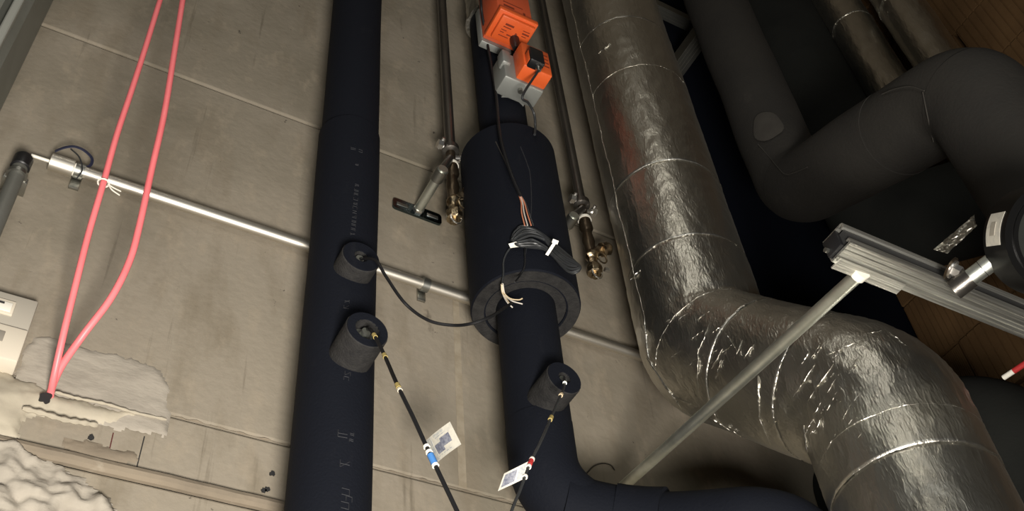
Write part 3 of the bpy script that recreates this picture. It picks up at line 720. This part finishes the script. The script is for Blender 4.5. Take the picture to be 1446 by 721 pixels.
# two smaller foil-clad pipes, top right
def foil_up(px, Y, w, z0, label, seed):
    c = at(px, 0, Y); r = w
    t = empty('foil_clad_pipe', (c.x, Y, z0), label, 'pipe')
    pth = resample([Vector((c.x, Y, z0)), Vector((c.x, Y, 5.58))], .012)
    g = foil_fn(.003, seed)
    obj('foil_jacket', sweep(NB(), pth, r, 64, fn=g), m_foil, t, sharp=180)
    b = NB(); i = 2; pts = [Vector((c.x + (r + .003) * math.cos(k * .2), Y + (r + .003) * math.sin(k * .2), z0 + .012 + .004 * noise.noise(Vector((k, seed, 0))))) for k in range(32)]; sweep(b, pts, .004, 6); obj('foil_tape_end', b, m_tape, t)
    b = NB(); pts = [Vector((c.x + (r + .002) * math.cos(k * .2), Y + (r + .002) * math.sin(k * .2), z0 + .60 + .008 * noise.noise(Vector((k * .3, seed, 0))))) for k in range(32)]; sweep(b, pts, .0018, 6); obj('foil_seam', b, m_tape, t)
    return t
foil_up(1180, .98, .070, at(1222, 118, .91).z, 'silver foil-clad pipe top right, left one, with a bright taped end', 3)
foil_up(1266, .82, .070, 4.02, 'silver foil-clad pipe top right, right one, beside the brown blocks', 13)

# ---------------------------------------------------------------- dark insulated pipes on the right
GR = .090
g = [Vector((1.560, 1.05, 5.57)), Vector((1.545, 1.05, 3.60)), Vector((1.440, .53, 3.27)), Vector((1.425, .50, .9))]
gp = empty('insulated_pipe', (1.425, .50, .9), 'dusty dark grey insulated pipe with a double bend, upper right', 'pipe')
gpath = resample(fillet(g, [.13, .14], 14), .012)
i1 = min(range(len(gpath)), key=lambda i: (gpath[i] - g[1]).length); i2 = min(range(len(gpath)), key=lambda i: (gpath[i] - g[2]).length)
gf = wob(.003, 8, 2)
rad = lambda i: GR + .008 * max(0, min(1, (i - i1) / max(1, i2 - i1)))
parts = [(0, i1, 'upright_sleeve'), (i1, (i1 + i2) // 2 + 8, 'run_sleeve'), ((i1 + i2) // 2 + 8, i2 + 1, 'elbow_sleeve'), (i2 + 1, len(gpath) - 1, 'lower_sleeve')]
for k, (a, c, nm) in enumerate(parts):
    obj(nm, sweep(NB(), gpath[a:c + 1], [rad(i) + (.0015 if k % 2 else 0) for i in range(a, c + 1)], 64, fn=gf), m_dusty, gp)
GF = frames(gpath)
def gsurf(pix):
    d = ray(*pix); z = 1.2
    while z < 4.5:
        q = CAM + d * z; i = min(range(len(gpath)), key=lambda i: (gpath[i] - q).length_squared)
        if (gpath[i] - q).length < rad(i) + .004: return q, (q - gpath[i]).normalized()
        z += .004
    return None, None
# pale hand-sized dust mark
b = NB(); q, nn = gsurf((1083, 178))
if q:
    u = nn.cross(Zv).normalized(); w = nn.cross(u); c0 = b.verts.new(q + nn * .003); rg = []
    for ring in (.4, .75, 1):
        rg.append([])
        for k in range(24):
            a = k * math.tau / 24; r2 = .040 * ring * (1 + .04 * math.sin(3 * a) + .03 * math.sin(5 * a + 1))
            p = q + u * (r2 * math.cos(a)) + w * (1.4 * r2 * math.sin(a)); i = min(range(len(gpath)), key=lambda i: (gpath[i] - p).length_squared)
            dd = (p - gpath[i]); dd -= GF[i][0] * dd.dot(GF[i][0]); base = gpath[i] + (p - gpath[i]).dot(GF[i][0]) * GF[i][0]
            rg[-1].append(b.verts.new(base + dd.normalized() * (rad(i) + (.0065 if ring < 1 else .0045))))
    for k in range(24): b.faces.new((c0, rg[0][k], rg[0][(k + 1) % 24]))
    for r0, r1 in zip(rg, rg[1:]):
        for k in range(24): b.faces.new((r0[k], r1[k], r1[(k + 1) % 24], r0[(k + 1) % 24]))
    obj('dust_mark', b, m_dust, gp, label='pale round dust mark')
b = NB()
for seq in [((1070, 203), (1085, 220), (1100, 238), (1112, 246), (1140, 236)), ((1245, 133), (1262, 126), (1285, 122), (1305, 128)), ((1303, 130), (1310, 165), (1318, 200))]:
    ps = [gsurf(p)[0] for p in seq]
    if all(ps): obj('glue_seam', sweep(NB(), crom(ps, 5), .0012, 6), m_dust, gp)
b.free()

c = at(1083, 0, 1.16); z4 = at(1245, 325, 1.16).z
o = empty('insulated_pipe', (c.x, 1.16, z4), 'very dark straight insulated pipe behind the dusty bent pipe', 'pipe')
c = at(1083, 0, 1.16); obj('insulation_sleeve', sweep(NB(), resample(fillet([Vector((2.36, .62, z4 - .12)), Vector((c.x, 1.16, z4)), Vector((c.x, 1.16, 5.57))], [.16], 12), .05), .135, 56), m_dark, o)
# big dark bend, lower right
bb0 = at(1398, 600, 1.02)
o = empty('insulated_pipe', (bb0.x, 1.02, .01), 'wide dark insulated bend in the lower right corner behind the foil pipe', 'pipe')
pth = resample(fillet([Vector((bb0.x, 1.02, .01)), Vector((bb0.x, 1.02, bb0.z + .02)), Vector((bb0.x, 1.396, bb0.z + .02))], [.16], 16), .02)
obj('insulation_sleeve', sweep(NB(), pth, .150, 64, fn=wob(.003, 6)), m_dark, o)

# ---------------------------------------------------------------- strut channel, its rod and fittings
st = empty('strut_channel', Vector((.94, .61, 2.645)), 'ribbed galvanised double strut channel projecting from the right', 'strut')
sx0 = .936; SXE = 2.338; y0, y1, zb_, zt_ = .588, .629, 2.650, 2.691
ax = Vector((1, -.0, -.0)).normalized()
def rib_channel():
    b = NB(); t = .0028
    prof = [(y0, zb_)]
    n = 6                                      # ribbed underside
    for k in range(n):
        a = y0 + (y1 - y0) * k / n; c = y0 + (y1 - y0) * (k + 1) / n
        prof += [(a + .0012, zb_ - .0012), (c - .0012, zb_ - .0012), (c, zb_ + .0008)]
    prof += [(y1, zt_), (y0 + .003, zt_), (y0, zt_ - .002), (y0, zt_ - .009), (y0 + .006, zt_ - .009), (y0 + .006, zt_ - .007), (y0 + .003, zt_ - t), (y1 - t, zt_ - t), (y1 - t, zb_ + t), (y0 + t, zb_ + t),
             (y0 + .003, zb_ + .007), (y0 + .006, zb_ + .007), (y0 + .006, zb_ + .009), (y0, zb_ + .009)]
    rings = []
    for x in (sx0, SXE): rings.append([b.verts.new((x, y, z)) for y, z in prof])
    m_ = len(prof)
    for k in range(m_): b.faces.new((rings[0][k], rings[0][(k + 1) % m_], rings[1][(k + 1) % m_], rings[1][k]))
    b.faces.new(rings[0]); b.faces.new(rings[1][::-1])
    return b
obj('channel', rib_channel(), m_strut, st, smooth=False)
b = NB(); box(b, (sx0 + .004, y0 + .0045, zb_ + .0095), (SXE, y1 - .004, zt_ - .0095)); obj('slot_shade', b, m_slot, st, smooth=False)  # black filler paints the shaded inside of the open channel
b = NB(); box(b, (sx0 + .004, y1 - .014, zb_ - .0045), (sx0 + .125, y1 + .007, zb_ - .0015), .0005); obj('under_plate', b, m_strut, st, smooth=False)
b = NB(); box(b, (sx0 - .006, y0 + .012, zb_ + .004), (sx0 + .001, y1 - .002, zt_ - .008), .001); obj('end_plug', b, m_blk, st, label='black plastic end plug')
p = Vector((sx0 - .006, y1 - .006, zb_ + .014)); b = NB(); hexnut(b, p, p - X * .005, .004); obj('end_bolt', b, m_clip, st)
# rod
ra = at(838, 724, W - .004); rb = Vector((.965, .627, 2.640)); rb = atz(1214, 386, 1.495)
rod = empty('steel_rod', ra, 'smooth galvanised tube bracing the strut diagonally to the wall', 'rod')
obj('tube', cyl(NB(), ra, rb, .0100, 24), m_galv, rod)
d = (rb - ra).normalized(); obj('end_nut', cyl(NB(), rb - d * .006, rb + d * .006, .0122, 20), m_tie, rod)
obj('wall_flange', cyl(NB(), ra + Vector((0, .003, 0)), ra - Vector((0, .004, 0)), .022, 20), m_clip, rod)

# clamp bolt and nut on the strut
nb = empty('clamp_nut', Vector((atz(1345, 378, 1.50))), 'bright hexagonal nut and washer lying on the strut channel', 'nut')
c = atz(1345, 380, 1.50); u = (Vector((.55, -.35, -.75))).normalized()
obj('washer', cyl(NB(), c - u * .004, c - u * .001, .017, 24), m_brzn, nb); obj('washer_spring', cyl(NB(), c - u * .001, c + u * .002, .0135, 20), m_chr, nb)
obj('hex_nut', hexnut(NB(), c + u * .002, c + u * .012, .0095), m_chr, nb, smooth=False); obj('bolt_end', cyl(NB(), c + u * .012, c + u * .022, .005, 12), m_clip, nb)
a = atz(1362, 398, 1.49); c = atz(1416, 358, 1.47); dd = (c - a).normalized()
sl = empty('threaded_sleeve', a, 'short galvanised sleeve between the strut and the black clamp', 'sleeve')
obj('sleeve_tube', cyl(NB(), a + dd * .030, c, .0125, 24), m_galv, sl); obj('sleeve_nut', cyl(NB(), a + dd * .010, a + dd * .029, .0122, 20), m_galv, sl); obj('socket', cyl(NB(), a - dd * .018, a + dd * .010, .0150, 20), m_stl, sl)
obj('sleeve_gap', cyl(NB(), a + dd * .0285, a + dd * .0305, .0105, 16), m_slot, sl)
# black clamp ring with sticker, right edge
cc = atz(1496, 335, 1.42); cz = Vector((-.35, -.62, -.70)).normalized()
m_clampb = mat('glossy_black_band', (.004, .004, .004), .3, spec=.3)
cl = empty('pipe_clamp', cc, 'glossy black round clamp with a white sticker at the right edge', 'clamp')
obj('clamp_band', pipe_ring(NB(), cc - cz * .055, cc + cz * .005, .076, .060, 64), m_clampb, cl)
obj('inner_disc', cyl(NB(), cc - cz * .050, cc + cz * .0, .0605, 56), m_dark, cl)
obj('band_rim', pipe_ring(NB(), cc + cz * .002, cc + cz * .008, .0655, .0595, 56), m_clampb, cl)
# sticker curved on the band
F2 = frames([cc - cz * .05, cc]); best = []
for k in range(360):
    a = math.radians(k); n_ = F2[0][1] * math.cos(a) + F2[0][2] * math.sin(a); x, y = proj(cc - cz * .025 + n_ * .0765); best.append(((x - 1398) ** 2 + (y - 322) ** 2, a))
a0 = min(best)[1]; b = NB(); row = []
for k in range(9):
    a = a0 + (k - 4) * .075; n_ = F2[0][1] * math.cos(a) + F2[0][2] * math.sin(a)
    row.append((b.verts.new(cc - cz * .046 + n_ * .0766), b.verts.new(cc - cz * .008 + n_ * .0766), b.verts.new(cc - cz * .008 + n_ * .0762), b.verts.new(cc - cz * .046 + n_ * .0762)))
for p, q in zip(row, row[1:]):
    for k in range(4): b.faces.new((p[k], p[(k + 1) % 4], q[(k + 1) % 4], q[k]))
b.faces.new(row[0]); b.faces.new(row[-1]); obj('sticker', b, m_lab, cl, label='white sticker with worn print')
b = NB(); row = []
for k in range(5):
    a = a0 + (k - 2) * .06; n_ = F2[0][1] * math.cos(a) + F2[0][2] * math.sin(a)
    row.append((b.verts.new(cc - cz * .034 + n_ * .0771), b.verts.new(cc - cz * .022 + n_ * .0771), b.verts.new(cc - cz * .022 + n_ * .0765), b.verts.new(cc - cz * .034 + n_ * .0765)))
for p, q in zip(row, row[1:]):
    for k in range(4): b.faces.new((p[k], p[(k + 1) % 4], q[(k + 1) % 4], q[k]))
b.faces.new(row[0]); b.faces.new(row[-1]); obj('worn_print', b, m_offw, cl)
# loose foil strip
b = NB(); g0 = [atz(1318, 352, 1.56), atz(1376, 303, 1.56), atz(1380, 318, 1.54), atz(1338, 358, 1.54)]
G_ = {}
for i in range(15):
    for j in range(7):
        u, v = i / 14, j / 6; p = g0[0].lerp(g0[1], u).lerp(g0[3].lerp(g0[2], u), v); G_[i, j] = b.verts.new(p + FW * (.006 * noise.noise(Vector((i * .9, j * .9, 2)))))
for i in range(14):
    for j in range(6): b.faces.new((G_[i, j], G_[i + 1, j], G_[i + 1, j + 1], G_[i, j + 1]))
r = bmesh.ops.solidify(b, geom=b.faces[:], thickness=.0012)
tag(obj('foil_strip', b, m_foilx, smooth=False), 'loose crumpled foil strip sticking up behind the strut channel', 'foil')
b = NB(); g0 = [atz(1420, 372, 1.47), atz(1426, 372, 1.47), atz(1448, 398, 1.46), atz(1440, 402, 1.46)]
G_ = {}
for i in range(4):
    for j in range(9):
        u, v = i / 3, j / 8; p = g0[0].lerp(g0[1], u).lerp(g0[3].lerp(g0[2], u), v); G_[i, j] = b.verts.new(p + FW * (.006 * noise.noise(Vector((i * 1.9, j * .9, 7)))))
for i in range(3):
    for j in range(8): b.faces.new((G_[i, j], G_[i + 1, j], G_[i + 1, j + 1], G_[i, j + 1]))
bmesh.ops.solidify(b, geom=b.faces[:], thickness=.0012)
tag(obj('foil_scrap', b, m_foilx, smooth=False), 'small shiny foil scrap below the black clamp', 'foil')
# red and white stub at right edge
p = atz(1417, 533, 1.9); q = atz(1475, 495, 1.85); dd = (q - p).normalized()
rs = empty('threaded_stud', p, 'thin white stud with a red sleeve at the right edge', 'stud')
obj('stud', cyl(NB(), p, p + dd * .022, .0048, 12), m_tie, rs); obj('red_sleeve', cyl(NB(), p + dd * .022, q, .0052, 12), m_red, rs, label='red sleeve')

# far struts behind, between the foil pipe and the dusty pipe
def far_strut(a, c, label, w=.041):
    t = (c - a).normalized(); s = t.cross(Zv).normalized(); u = s.cross(t)
    o = empty('strut_channel', a, label, 'strut')
    b = NB(); m_ = (a + c) / 2; L = (c - a).length
    obox(b, m_ - u * (w / 2), t, s, u, L, w, .003); obox(b, m_ + s * (w / 2), t, s, u, L, .003, w); obox(b, m_ - s * (w / 2), t, s, u, L, .003, w)
    obox(b, m_ + u * (w / 2) + s * .014, t, s, u, L, .012, .003); obox(b, m_ + u * (w / 2) - s * .014, t, s, u, L, .012, .003)
    for k in range(3): obox(b, m_ - u * (w / 2 + .002) + s * ((k - 1) * .012), t, s, u, L, .004, .002)
    obj('channel', b, m_clip, o, smooth=False)
a = at(952, 100, 1.405); far_strut(Vector((a.x, 1.418, a.z)), Vector((a.x, 1.10, a.z)), 'dim galvanised strut reaching backwards between foil and dusty pipes', .05)
a = at(945, 2, 1.33); far_strut(Vector((1.45, 1.374, a.z)), Vector((2.345, 1.374, a.z)), 'galvanised strut at the top edge behind the foil pipe')

# ---------------------------------------------------------------- orange actuators on the centre pipe
ac = empty('valve_actuator', at(725, 40, 1.18), 'large orange valve actuator box at the top of the centre pipe', 'actuator')
a = at(702, 18, 1.085); c = at(758, 42, 1.085); x0, x1 = a.x, c.x; z0 = (a.z + c.z) / 2 + .012; x0 += .006
b = NB(); box(b, (x0 + .002, 1.09, z0 + .012), (x1 - .004, 1.175, z0 + .22), .004); obj('housing', b, m_orgshade, ac, label='orange housing, shaded tone painted in')
b = NB(); box(b, (x0 - .001, 1.075, z0 - .004), (x1 + .001, 1.158, z0 + .014), .003); hd = obj('housing_rim', b, m_org, ac)
b = NB(); box(b, (x0 + .010, 1.082, z0 - .016), (x1 - .004, 1.150, z0 - .003), .004); cv = obj('bottom_cover', b, m_org, ac)
b = NB()
for (u, v, w, h) in [(.18, .22, .22, .05), (.16, .36, .2, .025), (.14, .5, .14, .02), (.14, .6, .1, .02), (.7, .22, .18, .02), (.72, .32, .18, .04), (.74, .45, .12, .02), (.35, .62, .12, .03), (.15, .75, .25, .02), (.55, .45, .05, .05)]:
    xx = x0 + .010 + (x1 - x0 - .014) * u; yy = 1.084 + .066 * v
    box(b, (xx, yy, z0 - .0166), (xx + (x1 - x0) * w, yy + .066 * h * 1.6, z0 - .0155))
obj('printed_marks', b, m_orgp, cv, smooth=False)
b = NB(); box(b, (x0 + .02, 1.089, z0 + .05), (x0 + .05, 1.0905, z0 + .058)); box(b, (x0 + .02, 1.089, z0 + .07), (x0 + .075, 1.0905, z0 + .074)); box(b, (x1 - .03, 1.089, z0 + .045), (x1 - .024, 1.0905, z0 + .055)); obj('printed_marks', b, m_orgp, ac, smooth=False)
b = NB(); p = Vector((x0 + .066, 1.130, z0 - .014)); sweep(b, [p, p - Zv * .02, p - Zv * .045], [.0125, .0115, .007], 14); obj('cable_gland', b, m_blk, ac)
b = NB(); box(b, (x0 + .0, 1.175, z0 + .0), (x1 - .02, 1.195, z0 + .16), .003); obj('mounting_plate', b, m_gpl, ac)
# second actuator
a2 = empty('valve_actuator', at(730, 100, 1.18), 'small grey and orange actuator with a black plug, below the larger orange one', 'actuator')
a = at(708, 92, 1.10); z2 = a.z; xx0 = at(704, 95, 1.15).x
Zt = at(722, 62, 1.10).z; Zb = at(712, 118, 1.13).z + .040; xx0 += .003
b = NB(); box(b, (xx0, 1.130, Zb), (xx0 + .105, 1.185, Zt + .01), .006); base = obj('base_housing', b, m_gpl, a2, label='grey cast base')
b = NB(); box(b, (xx0 - .006, 1.122, Zb + .05), (xx0 + .018, 1.150, Zt + .006), .006); obj('side_lug', b, m_gpl, a2, label='grey lug')
b = NB(); box(b, (xx0 + .028, 1.088, Zb + .006), (xx0 + .104, 1.131, Zt + .01), .004); obj('orange_cover', b, m_org, a2)
b = NB(); box(b, (xx0 + .034, 1.066, Zb + .004), (xx0 + .072, 1.092, Zb + .062), .004); pg = obj('plug', b, m_blk, a2, label='black plug')
b = NB(); box(b, (xx0 + .033, 1.072, Zb + .010), (xx0 + .037, 1.090, Zb + .050), .001); obj('plug_stripe', b, m_org, a2)
b = NB(); p = Vector((xx0 + .060, 1.080, Zb + .003)); sweep(b, [p, p - Zv * .006, p - Zv * .014], [.0075, .0075, .005], 14); obj('plug_ring', b, m_clip, a2)
b = NB()
for k in range(4): box(b, (xx0 + .082, 1.0875, Zb + .035 + k * .016), (xx0 + .098, 1.0885, Zb + .040 + k * .016))
obj('printed_marks', b, m_orgp, a2, smooth=False)
b = NB(); p = Vector((xx0 + .05, 1.15, Zb)); sweep(b, [p, p - Zv * .01], .006, 10); obj('screw', b, m_clip, a2)
b = NB(); cyl(b, Vector((cx, cy, Zb - .03)), Vector((cx, cy, Zb - .03)) , .01) if False else None
b.free()
b = NB(); box(b, (cx - .03, 1.186, Zb + .02), (cx + .03, 1.20, Zt)); obj('mounting_plate', b, m_gpl, a2)
# cables of the actuators
t = empty('actuator_cable', at(742, 130, 1.1), 'short dark grey cable from the black plug down onto the thick jacket', 'cable')
gl = Vector((x0 + .066, 1.130, z0 - .058))
p0 = Vector((xx0 + .060, 1.080, Zb - .008))
obj('cable_sheath', cable([p0, at(738, 135, 1.085), at(746, 145, 1.10), at(754, 160, 1.12), at(756, 178, 1.13), at(755, 190, 1.13)], .0030), m_gcab, t)
t = empty('actuator_cable', at(760, 80, 1.1), 'black cable looping between the two orange actuators', 'cable')
obj('cable_sheath', cable([gl + Vector((0, 0, .012)), gl + Vector((.012, .006, -.004)), at(745, 71, 1.16), at(752, 82, 1.16), at(754, 92, 1.16)], .0028), m_cab, t)
t = empty('hanging_cable', at(682, 20, 1.15), 'black cable coming down beside the foil wrap at the top', 'cable')
obj('cable_sheath', cable([at(676, -40, 1.13), at(679, 0, 1.13), at(681, 22, 1.15), at(688, 60, 1.18), at(700, 130, 1.182), at(706, 190, 1.14), at(720, 240, 1.128), at(735, 276, 1.128)], .0034), m_cab, t)
# foil wrap on the pipe at the top
b = NB(); zf = at(682, 4, 1.2).z
sweep(b, resample([Vector((cx, cy, zf)), Vector((cx, cy, zf + .14))], .006), .0635, 64, fn=lambda q, a, s: .007 * noise.noise(q * 22) + .004 * noise.noise(q * 60) + (.006 if s < .01 else 0))
tag(obj('foil_wrap', b, m_foilx), 'crumpled silver foil wrap round the pipe beside the orange actuator', 'foil')

# ---------------------------------------------------------------- coiled cable with tie on the thick jacket
def jk(px, py, off): p, n_ = on_pipe(cx, cy, .109 + off, (px, py)); return p
co = empty('cable_coil', jk(770, 350, .01), 'dark grey coiled cable bound with a white tie on the thick jacket', 'cable')
random.seed(5)
up_side = [(722, 338), (727, 326), (739, 319), (757, 324), (775, 338), (796, 356), (815, 371)]
lo_side = [(819, 380), (808, 386), (796, 378), (784, 364), (768, 352), (750, 348), (732, 346)]
for k in range(9):
    ph = k / 8; f = 1 - .80 * ph; ctr = []
    for q_, other in ((up_side, lo_side[::-1]), (lo_side, up_side[::-1])):
        for (x, y), (x2, y2) in zip(q_, other):
            mx_, my_ = (x + x2) / 2, (y + y2) / 2; ctr.append((mx_ + (x - mx_) * f + (3 * ph if x < 760 else -3 * ph), my_ + (y - my_) * f))
    off = .007 + .004 * (k % 3)
    pts = []
    for (x, y) in ctr:
        x += random.uniform(-1, 1); y += random.uniform(-1, 1)
        xx = min(x, 775)
        p = jk(min(x, 776), y, off + random.uniform(-.001, .001))
        if x > 776:           # beyond the flank of the jacket the coil sticks out sideways
            q = jk(776, y, off); z_ = FW.dot(q - CAM); p = atz(x, y, z_ - .0006 * (x - 776))
        pts.append(p)
    pts.append(pts[0]); b = NB(); sweep(b, crom(pts, 6), .0027, 8); obj('cable_loop', b, m_gcab, co)
a = jk(781 - 8, 341 + 0, .03); 
z_ = FW.dot(jk(774, 348, .028) - CAM) 
q = [atz(783, 339, z_ - .002), atz(787, 341, z_ - .002), atz(774, 361, z_ - .002), atz(770, 359, z_ - .002)]
b = NB(); quadslab(b, q, .0025); q2 = [atz(781, 337, z_ - .004), atz(789, 340, z_ - .004), atz(787, 345, z_ - .004), atz(779, 342, z_ - .004)]; quadslab(b, q2, .006)
obj('cable_tie', b, m_tie, co, smooth=False, label='white cable tie')
z_ = FW.dot(jk(726, 345, .014) - CAM); b = NB(); quadslab(b, [atz(718, 344, z_), atz(729, 341, z_), atz(735, 348, z_ - .003), atz(721, 350, z_)], .005); obj('end_tag', b, m_tie, co, smooth=False, label='white end tag')
# stripped wires above the coil
for i, (dx, m, lb) in enumerate([(0, m_copper, None), (3, m_wirew, None), (-2, m_wirew, None), (5, m_copper, None)]):
    pass
wt = empty('stripped_wire_bundle', jk(742, 300, .01), 'orange and white stripped wires above the coiled cable', 'wire')
for dx, m in ((-2, m_copper), (0, m_wirew), (2.5, m_copper), (4, m_gcab)):
    b = cable([jk(734 + dx * .4, 276, .006), jk(738 + dx, 286, .007), jk(740 + dx * 1.7, 300, .010), jk(745 + dx * 2, 318, .012)], .0014, 5, 6); obj('wire', b, m, wt, label={m_copper: 'orange wire', m_wirew: 'white wire', m_gcab: 'grey wire'}[m])
wt = empty('stripped_wire_bundle', at(712, 410, 1.12), 'frayed pale wires hanging over the lower rim of the jacket', 'wire')
for k, (q, m) in enumerate([([(709, 400), (711, 412), (720, 421), (732, 423), (738, 421)], m_wirep), ([(710, 400), (713, 415), (722, 424), (738, 429)], m_wirew), ([(709, 400), (710, 414), (716, 426), (724, 434)], m_wirew), ([(708, 401), (709, 412), (714, 420), (721, 430)], m_wirep)]):
    zz = FW.dot(jk(712, 395, .008) - CAM); b = sweep(NB(), crom([atz(x, y, zz - .001 * i) for i, (x, y) in enumerate(q)], 5), .0013, 6); obj('wire', b, m, wt)
t = empty('jacket_cable', jk(712, 370, .004), 'thin dark cable running from the coil to the frayed wires', 'cable')
obj('cable_sheath', cable([jk(722, 348, .008), jk(715, 358, .004), jk(711, 370, .0035), jk(711, 385, .0035), jk(709, 402, .004)], .0018, 5, 6), m_gcab, t)
t = empty('jacket_cable', jk(738, 380, .004), 'short black cable crossing the lower rim of the jacket', 'cable')
obj('cable_sheath', cable([jk(741, 350, .006), jk(741, 375, .004), jk(734, 389, .004), at(727, 398, 1.14)], .0018, 5, 6), m_cab, t)
b = cable([at(828, 668, 1.399), at(838, 658, 1.395), at(850, 654, 1.393), at(862, 656, 1.395), at(868, 663, 1.399)], .0014, 6, 6)
tag(obj('wire_stub', b, m_stl), 'thin rusty wire curl on the wall above the black elbow', 'wire')
